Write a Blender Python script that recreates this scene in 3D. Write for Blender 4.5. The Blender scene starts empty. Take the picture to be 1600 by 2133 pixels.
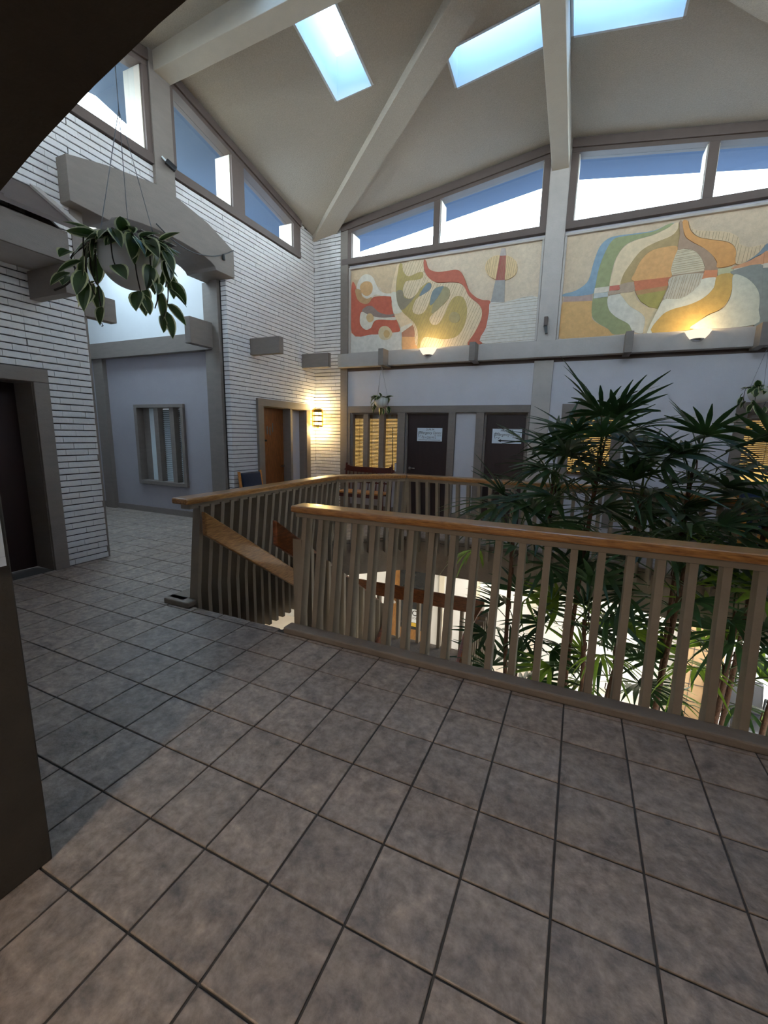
import bpy, bmesh, math, random
from mathutils import Vector, Matrix
from mathutils.geometry import tessellate_polygon

# ------------------------------------------------------------------ scene, camera, sky, exposure
SC = bpy.context.scene
COL = SC.collection
random.seed(7)
F_PX, YAW, PITCH, ROLL, EYE = 887.07, math.radians(-24.2446), math.radians(10.3327), math.radians(1.1786), 1.6

def camera_axes():
    f = Vector((math.sin(YAW)*math.cos(PITCH), math.cos(YAW)*math.cos(PITCH), -math.sin(PITCH)))
    r = Vector((math.cos(YAW), -math.sin(YAW), 0))
    u = r.cross(f)
    return (math.cos(ROLL)*r + math.sin(ROLL)*u, -math.sin(ROLL)*r + math.cos(ROLL)*u, f)
CR, CU, CF = camera_axes()
cam_d = bpy.data.cameras.new('camera')
cam_d.sensor_fit = 'HORIZONTAL'; cam_d.sensor_width = 36.0; cam_d.lens = 36.0*F_PX/1600.0
cam_d.clip_start = 0.02; cam_d.clip_end = 500
cam = bpy.data.objects.new('camera', cam_d); COL.objects.link(cam)
cam.matrix_world = Matrix(((CR.x, CU.x, -CF.x, 0), (CR.y, CU.y, -CF.y, 0), (CR.z, CU.z, -CF.z, EYE), (0, 0, 0, 1)))
SC.camera = cam

SKY_STRENGTH = 6.0
wd = bpy.data.worlds.new('sky'); SC.world = wd; wd.use_nodes = True
nt = wd.node_tree; nt.nodes.clear()
geo = nt.nodes.new('ShaderNodeTexCoord'); sep = nt.nodes.new('ShaderNodeSeparateXYZ')
ramp = nt.nodes.new('ShaderNodeValToRGB'); bg = nt.nodes.new('ShaderNodeBackground'); wo = nt.nodes.new('ShaderNodeOutputWorld')
nt.links.new(geo.outputs['Generated'], sep.inputs[0]); nt.links.new(sep.outputs[2], ramp.inputs[0])
ramp.color_ramp.elements[0].position = 0.0; ramp.color_ramp.elements[0].color = (0.98, 0.985, 1.0, 1)
ramp.color_ramp.elements[1].position = 1.0; ramp.color_ramp.elements[1].color = (0.72, 0.86, 1.0, 1)
nt.links.new(ramp.outputs[0], bg.inputs[0]); bg.inputs[1].default_value = SKY_STRENGTH
nt.links.new(bg.outputs[0], wo.inputs[0])

SC.view_settings.view_transform = 'Standard'; SC.view_settings.look = 'None'
SC.view_settings.gamma = 1.0; SC.view_settings.use_curve_mapping = False
SC.view_settings.exposure = 1.98
SC.cycles.use_denoising = True
SC.cycles.max_bounces = 7; SC.cycles.diffuse_bounces = 4; SC.cycles.glossy_bounces = 2; SC.cycles.transparent_max_bounces = 12
SC.cycles.sample_clamp_indirect = 6.0
SC.cycles.caustics_reflective = False; SC.cycles.caustics_refractive = False

# ------------------------------------------------------------------ helpers
def lin(h):
    v = [int(h[i:i+2], 16)/255 for i in (0, 2, 4)]
    return tuple(c/12.92 if c <= 0.04045 else ((c+0.055)/1.055)**2.4 for c in v) + (1.0,)

class MB:
    def __init__(s): s.v = []; s.f = []; s.mi = []
    def add(s, vs, fs, mi=0):
        b = len(s.v); s.v += [tuple(p) for p in vs]; s.f += [tuple(i+b for i in f) for f in fs]; s.mi += [mi]*len(fs); return s
    def box(s, x0, x1, y0, y1, z0, z1, mi=0):
        if x0 > x1: x0, x1 = x1, x0
        if y0 > y1: y0, y1 = y1, y0
        if z0 > z1: z0, z1 = z1, z0
        return s.add([(x0,y0,z0),(x1,y0,z0),(x1,y1,z0),(x0,y1,z0),(x0,y0,z1),(x1,y0,z1),(x1,y1,z1),(x0,y1,z1)],
                     [(3,2,1,0),(4,5,6,7),(0,1,5,4),(1,2,6,5),(2,3,7,6),(3,0,4,7)], mi)
    def hexa(s, a, b, mi=0):        # two quads a (4 pts) and b (4 pts), same winding
        return s.add(list(a)+list(b), [(3,2,1,0),(4,5,6,7),(0,1,5,4),(1,2,6,5),(2,3,7,6),(3,0,4,7)], mi)
    def prism(s, poly, fn, d0, d1, mi=0):   # poly in 2D, fn(u,v,d)->xyz
        n = len(poly)
        a = [fn(u, v, d0) for u, v in poly]; b = [fn(u, v, d1) for u, v in poly]
        s.add(a+b, [tuple(range(n-1, -1, -1)), tuple(range(n, 2*n))] + [(i, (i+1) % n, n+(i+1) % n, n+i) for i in range(n)], mi)
        return s
    def bar(s, a, b, w, h, up=(0,0,1), mi=0):   # straight bar with a w x h section
        a = Vector(a); b = Vector(b); d = (b-a).normalized(); up = Vector(up)
        x = d.cross(up).normalized()*(w/2); y = x.cross(d).normalized()*(h/2)
        return s.hexa([a-x-y, a+x-y, a+x+y, a-x+y], [b-x-y, b+x-y, b+x+y, b-x+y], mi)
    def tube(s, pts, r, n=6, mi=0, taper=None):
        pts = [Vector(p) for p in pts]; rings = []
        m = len(pts)
        for i, p in enumerate(pts):
            t = (pts[min(i+1, m-1)] - pts[max(i-1, 0)]).normalized()
            ref = Vector((0,0,1)) if abs(t.z) < 0.9 else Vector((1,0,0))
            x = t.cross(ref).normalized(); y = x.cross(t)
            rr = r if taper is None else r + (taper-r)*i/(m-1)
            rings.append([p + (x*math.cos(2*math.pi*k/n) + y*math.sin(2*math.pi*k/n))*rr for k in range(n)])
        vs = [q for ring in rings for q in ring]; fs = []
        for i in range(m-1):
            for k in range(n):
                fs.append((i*n+k, i*n+(k+1) % n, (i+1)*n+(k+1) % n, (i+1)*n+k))
        fs.append(tuple(range(n-1, -1, -1))); fs.append(tuple((m-1)*n+k for k in range(n)))
        return s.add(vs, fs, mi)
    def lathe(s, prof, c=(0,0,0), n=20, mi=0, a0=0.0, a1=2*math.pi):
        full = abs(a1-a0-2*math.pi) < 1e-6
        k = n if full else n+1; vs = []; fs = []
        for r, z in prof:
            for i in range(k):
                a = a0+(a1-a0)*i/n; vs.append((c[0]+r*math.cos(a), c[1]+r*math.sin(a), c[2]+z))
        for j in range(len(prof)-1):
            for i in range(n):
                i2 = (i+1) % k
                fs.append((j*k+i, j*k+i2, (j+1)*k+i2, (j+1)*k+i))
        return s.add(vs, fs, mi)
    def mesh(s, name, mats, smooth=False):
        me = bpy.data.meshes.new(name); me.from_pydata(s.v, [], s.f)
        for m in (mats if isinstance(mats, (list, tuple)) else [mats]): me.materials.append(m)
        if any(s.mi): me.polygons.foreach_set('material_index', s.mi)
        if smooth: me.polygons.foreach_set('use_smooth', [True]*len(me.polygons))
        me.update(); return me

def fix_normals(me):
    bm = bmesh.new(); bm.from_mesh(me); bmesh.ops.recalc_face_normals(bm, faces=bm.faces); bm.to_mesh(me); bm.free()

def put(name, me, parent=None, loc=None, rz=0.0):
    o = bpy.data.objects.new(name, me); COL.objects.link(o)
    if parent is not None:
        o.parent = parent; o.matrix_parent_inverse = parent.matrix_basis.inverted()
    if loc is not None: o.location = loc
    if rz: o.rotation_euler = (0, 0, rz)
    return o
def obj(name, mb, mats, parent=None, bevel=0.0, smooth=False):
    me = mb.mesh(name, mats, smooth); fix_normals(me)
    o = put(name, me, parent)
    if bevel:
        b = o.modifiers.new('bevel', 'BEVEL'); b.width = bevel; b.segments = 2; b.limit_method = 'ANGLE'
    return o
def tag(o, label=None, cat=None, group=None, kind=None):
    if label: o['label'] = label
    if cat: o['category'] = cat
    if group: o['group'] = group
    if kind: o['kind'] = kind
    return o
def thing(name, label, cat, loc=(0,0,0), group=None):
    o = bpy.data.objects.new(name, None); COL.objects.link(o); o.location = loc; o.empty_display_size = 0.1
    o.matrix_basis = Matrix.Translation(loc)
    return tag(o, label, cat, group)
def struct(name, mb, mats, label, bevel=0.0):
    o = obj(name, mb, mats, None, bevel); return tag(o, label, name.split('_')[0], None, 'structure')
def local_thing(name, label, cat, group=None): return thing(name, label, cat, (0,0,0), group)
def dup(root, loc, rz=0.0, label=None, scale=1.0):
    r = root.copy(); COL.objects.link(r); r.location = loc; r.rotation_euler = (0,0,rz); r.scale = (scale,)*3
    if label: r['label'] = label
    for ch in list(root.children):
        c = ch.copy(); COL.objects.link(c); c.parent = r
        for g in ch.children:
            d = g.copy(); COL.objects.link(d); d.parent = c
    return r

def text_mesh(txt, size, mat, italic=0.0, width=None):
    cu = bpy.data.curves.new('text', 'FONT'); cu.body = txt; cu.size = size; cu.align_x = 'CENTER'; cu.align_y = 'CENTER'; cu.shear = italic
    o = bpy.data.objects.new('text', cu); COL.objects.link(o)
    dg = bpy.context.evaluated_depsgraph_get()
    me = bpy.data.meshes.new_from_object(o.evaluated_get(dg)); bpy.data.objects.remove(o); bpy.data.curves.remove(cu)
    me.materials.clear(); me.materials.append(mat)
    if width:
        xs = [v.co.x for v in me.vertices]; k = width/(max(xs)-min(xs)); c = (max(xs)+min(xs))/2
        for v in me.vertices: v.co.x = (v.co.x-c)*k
    return me
def spline(pts, sub=4, closed=True):
    n = len(pts); out = []
    for i in range(n if closed else n-1):
        g = lambda k: pts[(i+k) % n] if closed else pts[max(0, min(n-1, i+k))]
        p0, p1, p2, p3 = g(-1), g(0), g(1), g(2)
        for j in range(sub):
            t = j/sub
            out.append(tuple(0.5*((2*p1[k]) + (-p0[k]+p2[k])*t + (2*p0[k]-5*p1[k]+4*p2[k]-p3[k])*t*t + (-p0[k]+3*p1[k]-3*p2[k]+p3[k])*t**3) for k in range(len(p1))))
    if not closed: out.append(tuple(pts[-1]))
    return out
def rect_minus(r, holes):       # rectangles (u0,u1,z0,z1) left of r once the holes are cut out
    us = sorted({r[0], r[1]} | {u for h in holes for u in h[:2] if r[0] < u < r[1]})
    out = []
    for a, b in zip(us, us[1:]):
        m = (a+b)/2; spans = [(r[2], r[3])]
        for h in holes:
            if h[0] < m < h[1]:
                nx = []
                for s0, s1 in spans:
                    if h[3] <= s0 or h[2] >= s1: nx.append((s0, s1)); continue
                    if h[2] > s0: nx.append((s0, h[2]))
                    if h[3] < s1: nx.append((h[3], s1))
                spans = nx
        out += [(a, b, s0, s1) for s0, s1 in spans]
    return out
def px_area(pts):               # rough size in the frame, to choose which repeats become single parts
    q = []
    for p in pts:
        d = Vector(p)-Vector((0,0,EYE)); k = d.dot(CF)
        if k < 0.15: return 0.0
        q.append((800+F_PX*d.dot(CR)/k, 1066.5-F_PX*d.dot(CU)/k))
    if not any(-30 < x < 1630 and -30 < y < 2163 for x, y in q): return 0.0
    return abs(sum(q[i][0]*q[(i+1) % len(q)][1]-q[(i+1) % len(q)][0]*q[i][1] for i in range(len(q))))/2

# ------------------------------------------------------------------ materials
def node_mat(name, hexc, rough=0.6, var=0.12, scale=6.0, bump=0.0, bump_scale=60.0, metal=0.0, spec=0.5, per_object=0.0, hex2=None, stretch=None, coat=0.0, detail=6.0):
    m = bpy.data.materials.new(name); m.use_nodes = True; t = m.node_tree; bs = t.nodes['Principled BSDF']
    c = lin(hexc)
    bs.inputs['Roughness'].default_value = rough; bs.inputs['Metallic'].default_value = metal
    bs.inputs['Specular IOR Level'].default_value = spec; bs.inputs['Coat Weight'].default_value = coat
    ge = t.nodes.new('ShaderNodeNewGeometry'); mp = t.nodes.new('ShaderNodeMapping')
    if stretch: mp.inputs['Scale'].default_value = stretch
    t.links.new(ge.outputs['Position'], mp.inputs['Vector'])
    nz = t.nodes.new('ShaderNodeTexNoise'); nz.inputs['Scale'].default_value = scale; nz.inputs['Detail'].default_value = detail
    nz.inputs['Roughness'].default_value = 0.62
    t.links.new(mp.outputs[0], nz.inputs['Vector'])
    rp = t.nodes.new('ShaderNodeValToRGB'); rp.color_ramp.elements[0].position = 0.3; rp.color_ramp.elements[1].position = 0.7
    c2 = lin(hex2) if hex2 else c
    rp.color_ramp.elements[0].color = tuple(x*(1-var) for x in c[:3])+(1,); rp.color_ramp.elements[1].color = tuple(min(1, x*(1+var)) for x in c2[:3])+(1,)
    t.links.new(nz.outputs['Fac'], rp.inputs[0])
    last = rp.outputs[0]
    if per_object:
        oi = t.nodes.new('ShaderNodeObjectInfo'); mr = t.nodes.new('ShaderNodeMapRange')
        mr.inputs['To Min'].default_value = 1-per_object; mr.inputs['To Max'].default_value = 1+per_object
        t.links.new(oi.outputs['Random'], mr.inputs['Value'])
        mx = t.nodes.new('ShaderNodeVectorMath'); mx.operation = 'SCALE'
        t.links.new(last, mx.inputs[0]); t.links.new(mr.outputs[0], mx.inputs['Scale']); last = mx.outputs[0]
    t.links.new(last, bs.inputs['Base Color'])
    if bump:
        n2 = t.nodes.new('ShaderNodeTexNoise'); n2.inputs['Scale'].default_value = bump_scale; n2.inputs['Detail'].default_value = 4
        t.links.new(mp.outputs[0], n2.inputs['Vector'])
        bp = t.nodes.new('ShaderNodeBump'); bp.inputs['Strength'].default_value = bump; bp.inputs['Distance'].default_value = 0.01
        t.links.new(n2.outputs['Fac'], bp.inputs['Height']); t.links.new(bp.outputs[0], bs.inputs['Normal'])
    return m
def glow_mat(name, hexc, strength):
    m = bpy.data.materials.new(name); m.use_nodes = True; t = m.node_tree; t.nodes.clear()
    e = t.nodes.new('ShaderNodeEmission'); e.inputs[0].default_value = lin(hexc); e.inputs[1].default_value = strength
    o = t.nodes.new('ShaderNodeOutputMaterial'); t.links.new(e.outputs[0], o.inputs[0]); return m
def glass_mat(name, tint='f2fbff', gloss=0.08):
    m = bpy.data.materials.new(name); m.use_nodes = True; t = m.node_tree; t.nodes.clear()
    tr = t.nodes.new('ShaderNodeBsdfTransparent'); tr.inputs[0].default_value = lin(tint)
    gl = t.nodes.new('ShaderNodeBsdfGlossy'); gl.inputs['Roughness'].default_value = 0.02
    mx = t.nodes.new('ShaderNodeMixShader'); mx.inputs[0].default_value = gloss
    o = t.nodes.new('ShaderNodeOutputMaterial')
    t.links.new(tr.outputs[0], mx.inputs[1]); t.links.new(gl.outputs[0], mx.inputs[2]); t.links.new(mx.outputs[0], o.inputs[0]); return m
def leaf_mat(name, hexc, hex2, thin=0.25, rough=0.38):
    m = node_mat(name, hexc, rough, 0.25, 9.0, per_object=0.25, hex2=hex2); t = m.node_tree
    bs = t.nodes['Principled BSDF']; out = t.nodes['Material Output']
    tl = t.nodes.new('ShaderNodeBsdfTranslucent'); tl.inputs[0].default_value = tuple(min(1, 2.2*x) for x in lin(hex2)[:3])+(1,)
    mx = t.nodes.new('ShaderNodeMixShader'); mx.inputs[0].default_value = thin
    t.links.new(bs.outputs[0], mx.inputs[1]); t.links.new(tl.outputs[0], mx.inputs[2]); t.links.new(mx.outputs[0], out.inputs[0]); return m
def tile_mat():
    m = node_mat('slate_look_tile', '8d8277', 0.45, 0.26, 22.0, 0.5, 34.0, per_object=0.09, hex2='9a8d82', detail=9.0); t = m.node_tree
    bs = t.nodes['Principled BSDF']
    src = bs.inputs['Base Color'].links[0].from_socket
    ge = t.nodes.new('ShaderNodeNewGeometry'); oi = t.nodes.new('ShaderNodeObjectInfo')
    off = t.nodes.new('ShaderNodeVectorMath'); off.operation = 'ADD'; t.links.new(ge.outputs['Position'], off.inputs[0])
    sc = t.nodes.new('ShaderNodeMath'); sc.operation = 'MULTIPLY'; sc.inputs[1].default_value = 40; t.links.new(oi.outputs['Random'], sc.inputs[0])
    t.links.new(sc.outputs[0], off.inputs[1])
    n = t.nodes.new('ShaderNodeTexNoise'); n.inputs['Scale'].default_value = 9.0; n.inputs['Detail'].default_value = 14; n.inputs['Roughness'].default_value = 0.72; n.inputs['Distortion'].default_value = 0.5
    t.links.new(off.outputs[0], n.inputs['Vector'])
    r = t.nodes.new('ShaderNodeValToRGB'); r.color_ramp.elements[0].position = 0.34; r.color_ramp.elements[1].position = 0.66
    r.color_ramp.elements[0].color = (0.62, 0.62, 0.64, 1); r.color_ramp.elements[1].color = (1.30, 1.25, 1.20, 1)
    e = r.color_ramp.elements.new(0.5); e.color = (1.0, 0.96, 0.95, 1)
    t.links.new(n.outputs['Fac'], r.inputs[0])
    mx = t.nodes.new('ShaderNodeVectorMath'); mx.operation = 'MULTIPLY'; t.links.new(src, mx.inputs[0]); t.links.new(r.outputs[0], mx.inputs[1])
    t.links.new(mx.outputs[0], bs.inputs['Base Color'])
    return m
def wood_mat(name, hexc, hex2, along=(1, 1, 1), rough=0.32, coat=0.3, var=0.2):
    return node_mat(name, hexc, rough, var, 9.0, 0.08, 30.0, hex2=hex2, stretch=along, coat=coat)

M_TILE = tile_mat()
M_GROUT = node_mat('dark_grout', '4a4744', 0.9, 0.1, 30)
M_BRICK = node_mat('white_painted_brick', 'dcd9d8', 0.6, 0.05, 9, 0.35, 45, per_object=0.03)
M_MORTAR = node_mat('raked_mortar_shade', '3b3735', 0.9, 0.15, 20)  # raked joints: their shadow lines are painted in as a darker mortar
M_PLASTER = node_mat('lavender_grey_plaster', 'c9c6cb', 0.85, 0.03, 3, 0.25, 90)
M_WHITE = node_mat('white_plaster', 'd9dbdc', 0.85, 0.02, 3)
M_CREAM = node_mat('cream_plaster', 'd8d2c2', 0.85, 0.03, 3)
M_CEIL = node_mat('popcorn_ceiling', 'bdb2a2', 0.95, 0.10, 60, 0.8, 110)
M_BEAM = node_mat('painted_ceiling_beam', 'c2b7a6', 0.8, 0.04, 6, 0.2, 60)
M_HALL = node_mat('grey_hall_plaster', 'a39ea2', 0.85, 0.03, 3, 0.25, 90)
M_TRIM = node_mat('taupe_trim_paint', '7f756d', 0.62, 0.07, 5, 0.25, 40, stretch=(1, 1, 4))
M_TRIML = node_mat('grey_trim_paint', 'b3aba4', 0.62, 0.06, 5, 0.3, 40)
M_FRAME = node_mat('brown_window_trim', '5d4f49', 0.6, 0.06, 6, 0.1, 40)
M_REVEAL = node_mat('cream_window_reveal', 'cfc6b8', 0.5, 0.03, 6)
M_SLAT = node_mat('taupe_slat_paint', '857a6b', 0.55, 0.08, 8, 0.2, 50, per_object=0.05)
M_CURB = node_mat('taupe_curb_paint', '82766a', 0.6, 0.12, 8, 0.35, 60)
M_OAK = wood_mat('oak_handrail', '7d4f26', 'ae7d45', (1.2, 9, 9), 0.28, 0.4)
M_OAKY = wood_mat('oak_handrail_deep', '7d4f26', 'ae7d45', (9, 1.2, 9), 0.28, 0.4)
M_OAKD = wood_mat('dark_oak_rail', '54290f', '7e4520', (2, 2, 9), 0.35, 0.3)
M_DOORD = node_mat('dark_espresso_door', '2e1d1c', 0.45, 0.18, 5, stretch=(5, 5, 0.8))
M_DOORR = node_mat('dark_red_door', '2a1212', 0.55, 0.1, 5)
M_DOORB = wood_mat('brown_veneer_door', '6e3d1c', '8a5026', (8, 8, 0.9), 0.4, 0.1)
M_CHROME = node_mat('brushed_steel', 'c9c9cc', 0.25, 0.02, 5, metal=1.0)
M_BRASS = node_mat('brass', 'b08a3c', 0.3, 0.05, 5, metal=1.0)
M_BLACK = node_mat('black_plastic', '17181b', 0.45, 0.1, 10)
M_LEATHER = node_mat('black_vinyl', '14151a', 0.4, 0.1, 14)
M_BLUE = node_mat('navy_upholstery', '1f2f48', 0.85, 0.1, 30)
M_RED = wood_mat('mahogany', '3c120c', '5a1c12', (9, 2, 2), 0.3, 0.4)
M_SEAT = wood_mat('honey_wood_seat', 'b06a28', 'd49244', (2, 9, 9), 0.3, 0.4)
M_POT = node_mat('white_glazed_pot', 'd9d8d2', 0.4, 0.03, 8)
M_SIGN = node_mat('white_sign', 'dfe7ee', 0.5, 0.01, 4)
M_INK = node_mat('black_ink', '141414', 0.6, 0.0, 4)
M_INKG = node_mat('grey_ink', '6d6a70', 0.6, 0.0, 4)
M_GLASS = glass_mat('window_glass')
M_SKYL = glass_mat('skylight_dimming_tint', '6482a0', 0.04)  # blue tint added to dim and cool the daylight in the wells
M_PORTAL = node_mat('shaded_portal_trim', '453f36', 0.75, 0.12, 7, 0.3, 60)  # portal shade is put into this darker trim colour
M_DGLASS = node_mat('dark_glass', '1a2026', 0.08, 0.1, 3)
M_PALM = leaf_mat('lady_palm_leaf', '1b3020', '2f4a26', 0.14)
M_PALMY = leaf_mat('young_palm_leaf', '34501c', '66802c', 0.28)
M_CANE = node_mat('fibrous_cane', '4b3222', 0.9, 0.35, 30, 0.8, 60)
M_PETIOLE = node_mat('leaf_stalk', '40542c', 0.6, 0.2, 10)
M_HOYA = leaf_mat('hoya_leaf_centre', '24381d', '3a5426', 0.12)
M_HOYAE = leaf_mat('hoya_leaf_margin', 'a9b27c', 'c9cf9c', 0.2)
M_VINE = node_mat('dark_vine', '2e2a20', 0.8, 0.2, 20)
M_CORD = node_mat('grey_cord', '7d8084', 0.7, 0.0, 4)
M_SOIL = node_mat('soil', '2c221a', 0.95, 0.3, 30)
M_BLIND = node_mat('woven_wood_blind', '9a6430', 0.7, 0.2, 40, stretch=(1, 1, 6))
M_WBLIND = node_mat('white_blind_slat', 'd2dadc', 0.6, 0.03, 10)
M_LIT = glow_mat('lamp_lit_room', 'ffbe68', 0.40)
M_LAMP = glow_mat('warm_lamp_glass', 'ffc860', 9.0)
M_UPL = glow_mat('uplight_bulb', 'ffd890', 4.0)
M_FILL = glow_mat('lobby_fill_glow', 'fff3e0', 4.4)  # added glow that brightens the lobby instead of sun
M_BOWL = glow_mat('frosted_bowl_glass', 'ffeed6', 0.30)
M_EAVE = node_mat('shaded_eave_boards', '46566c', 0.8, 0.08, 8, stretch=(6, 6, 1))  # shade under the eaves painted in as dark blue-grey
M_BULB = glow_mat('hall_lamp_glass', 'ffd9a8', 9.0)
M_GROUND = node_mat('outdoor_ground', '36424f', 0.95, 0.1, 0.5)
M_FLOORL = node_mat('lobby_tile', 'c9c2b8', 0.5, 0.06, 4)
M_CARPET = node_mat('grey_stair_carpet', '6e6863', 0.95, 0.25, 40, 0.5, 200)

# ------------------------------------------------------------------ the room's measures (metres, camera at the origin)
XL, XR, YB, YN = -5.32, 3.96, 8.05, 0.72
XC, YC = -0.68, 4.55
ZAP, ZC, ZMB, ZML = 6.60, 5.53, 6.19, 6.24
ZLOW = -2.84
AP = (XC, YC, ZAP)
CORN = [(XL, YN, ZC), (XL, YB, ZC), (XR, YB, ZC), (XR, YN, ZC)]
MIDS = [(XL, YC, ZML), (XC, YB, ZMB), (XR, YC, ZML), (XC, YN, ZMB)]
TRIS = []
for i in range(4):
    TRIS.append((CORN[i], MIDS[i])); TRIS.append((MIDS[i], CORN[(i+1) % 4]))
# order of MIDS follows the corners: left, back, right, front
def plane_z(t, x, y):
    a, b, c = Vector(AP), Vector(t[0]), Vector(t[1]); n = (b-a).cross(c-a)
    return a.z - (n.x*(x-a.x)+n.y*(y-a.y))/n.z
def ceil_z(x, y):
    best = None
    for t in TRIS:
        (x1, y1), (x2, y2), (x0, y0) = t[0][:2], t[1][:2], AP[:2]
        d = (x1-x0)*(y2-y0)-(x2-x0)*(y1-y0)
        u = ((x-x0)*(y2-y0)-(x2-x0)*(y-y0))/d; v = ((x1-x0)*(y-y0)-(x-x0)*(y1-y0))/d
        if u > -1e-6 and v > -1e-6: best = plane_z(t, x, y)
    return best if best is not None else ZC

# ---- ceiling: eight sloping panels with skylight wells, carried on past the walls as eaves
SKY = [(-3.49, -2.96, 4.83, 5.88), (-1.945, -0.84, 5.92, 6.42), (-0.52, 0.60, 5.92, 6.42), (1.60, 2.13, 4.83, 5.88),
       (-3.49, -2.96, 3.22, 4.27), (1.60, 2.13, 3.22, 4.27), (-1.945, -0.84, 2.68, 3.18), (-0.52, 0.60, 2.68, 3.18)]
mb = MB(); S_IN, S = 1.03, 1.27
for t in TRIS:
    a = Vector(AP); b = a+(Vector(t[0])-a)*S_IN; c = a+(Vector(t[1])-a)*S_IN; b2 = a+(Vector(t[0])-a)*S; c2 = a+(Vector(t[1])-a)*S
    outer = [a, b, c]; loops = [[Vector((p.x, p.y, 0)) for p in outer]]
    pts = [tuple(p) for p in outer]
    for s in SKY:
        mx, my = (s[0]+s[1])/2, (s[2]+s[3])/2
        (x1, y1), (x2, y2), (x0, y0) = b[:2], c[:2], AP[:2]
        d = (x1-x0)*(y2-y0)-(x2-x0)*(y1-y0)
        u = ((mx-x0)*(y2-y0)-(x2-x0)*(my-y0))/d; v = ((x1-x0)*(my-y0)-(mx-x0)*(y1-y0))/d
        if u > 0 and v > 0 and u+v < 1:
            h = [(s[0], s[2]), (s[0], s[3]), (s[1], s[3]), (s[1], s[2])]
            loops.append([Vector((p[0], p[1], 0)) for p in h]); pts += [(p[0], p[1], plane_z(t, *p)) for p in h]
    tris = tessellate_polygon(loops)
    mb.add(pts, [tuple(f) for f in tris])
    mb.add([(p[0], p[1], p[2]+0.22) for p in pts], [tuple(f) for f in tris])       # roof deck above
    k = Vector((0, 0, .22))
    mb.add([b, c, c2, b2, b+k, c+k, c2+k, b2+k], [(0, 1, 2, 3), (4, 5, 6, 7), (2, 3, 7, 6)], 1)   # eaves
me = mb.mesh('ceiling', [M_CEIL, M_EAVE])
ceiling = put('ceiling', me); tag(ceiling, 'sloping textured off-white ceiling folded around the high atrium', 'ceiling', None, 'structure')
for s in SKY:
    t = next(t for t in TRIS if abs(ceil_z((s[0]+s[1])/2, (s[2]+s[3])/2)-plane_z(t, (s[0]+s[1])/2, (s[2]+s[3])/2)) < 1e-6)
    mb = MB(); P = [(s[0], s[2]), (s[1], s[2]), (s[1], s[3]), (s[0], s[3])]; w = 0.03
    for k in range(4):
        p, q = P[k], P[(k+1) % 4]
        nx, ny = (q[1]-p[1]), -(q[0]-p[0]); l = math.hypot(nx, ny); nx, ny = nx/l*w, ny/l*w
        zb = lambda r: plane_z(t, *r)
        mb.hexa([(p[0], p[1], zb(p)-.004), (q[0], q[1], zb(q)-.004), (q[0]+nx, q[1]+ny, zb(q)-.004), (p[0]+nx, p[1]+ny, zb(p)-.004)],
                [(p[0], p[1], zb(p)+.52), (q[0], q[1], zb(q)+.52), (q[0]+nx, q[1]+ny, zb(q)+.52), (p[0]+nx, p[1]+ny, zb(p)+.52)])
    well = obj('skylight_well', mb, M_WHITE, ceiling)
    mb = MB().add([(p[0], p[1], plane_z(t, *p)+.515) for p in P], [(0, 1, 2, 3)])
    obj('skylight_pane', mb, M_SKYL, well)
def beam(a, b, w, name='ceiling_beam'):     # a,b: (x,y,z_bottom,z_top)
    d = Vector((b[0]-a[0], b[1]-a[1])).normalized(); n = (-d.y*w/2, d.x*w/2); mb = MB()
    f = lambda p: [(p[0]-n[0], p[1]-n[1], p[2]), (p[0]+n[0], p[1]+n[1], p[2]), (p[0]+n[0], p[1]+n[1], p[3]), (p[0]-n[0], p[1]-n[1], p[3])]
    mb.hexa(f(a), f(b)); return obj(name, mb, M_BEAM, ceiling, 0.006)
beam((XC, YB+.02, 5.77, 6.25), (XC, YC, 6.14, 6.62), .25, 'ridge_beam')
beam((XC, YN, 5.77, 6.25), (XC, YC, 6.14, 6.62), .25, 'ridge_beam')
beam((XL-.02, YC, 6.0, 6.3), (XC, YC, 6.14, 6.62), .25, 'ridge_beam')
beam((XR+.02, YC, 6.0, 6.3), (XC, YC, 6.14, 6.62), .25, 'ridge_beam')
for c in CORN:
    hx, hy = XC-c[0], YC-c[1]; l = math.hypot(hx, hy); sd = 1 if hx*hy < 0 else -1
    ox, oy = -hy/l*.15*sd, hx/l*.15*sd          # the beam hangs beside the fold, towards the long wall
    hb = beam((c[0]+ox, c[1]+oy, ZC-.10, ZC+.05), (XC+ox, YC+oy, ZAP-.14, ZAP), .36, 'hip_beam'); hb.data.materials[0] = M_CEIL
obj('ceiling_speaker', MB().lathe([(0, -.012), (.09, -.012), (.10, 0), (.10, .03)], (-4.62, 7.62, ceil_z(-4.62, 7.62)-.01), 24), M_REVEAL, ceiling)

# ---- wall faces: fn(u, z, d) with d going out through the wall
F_BACK = lambda u, z, d: (u, YB+d, z)
F_LEFT = lambda u, z, d: (XL-d, u, z)
F_RIGHT = lambda u, z, d: (XR+d, u, z)
F_FRONT = lambda u, z, d: (u, YN-d, z)
def slab(fn, rects, d0, d1, mb=None):
    mb = mb or MB()
    for r in rects: mb.prism([(r[0], r[2]), (r[1], r[2]), (r[1], r[3]), (r[0], r[3])], fn, d0, d1)
    return mb
def band(fn, u0, u1, z0, z1, d0, d1, mb=None): return slab(fn, [(u0, u1, z0, z1)], d0, d1, mb)

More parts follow.
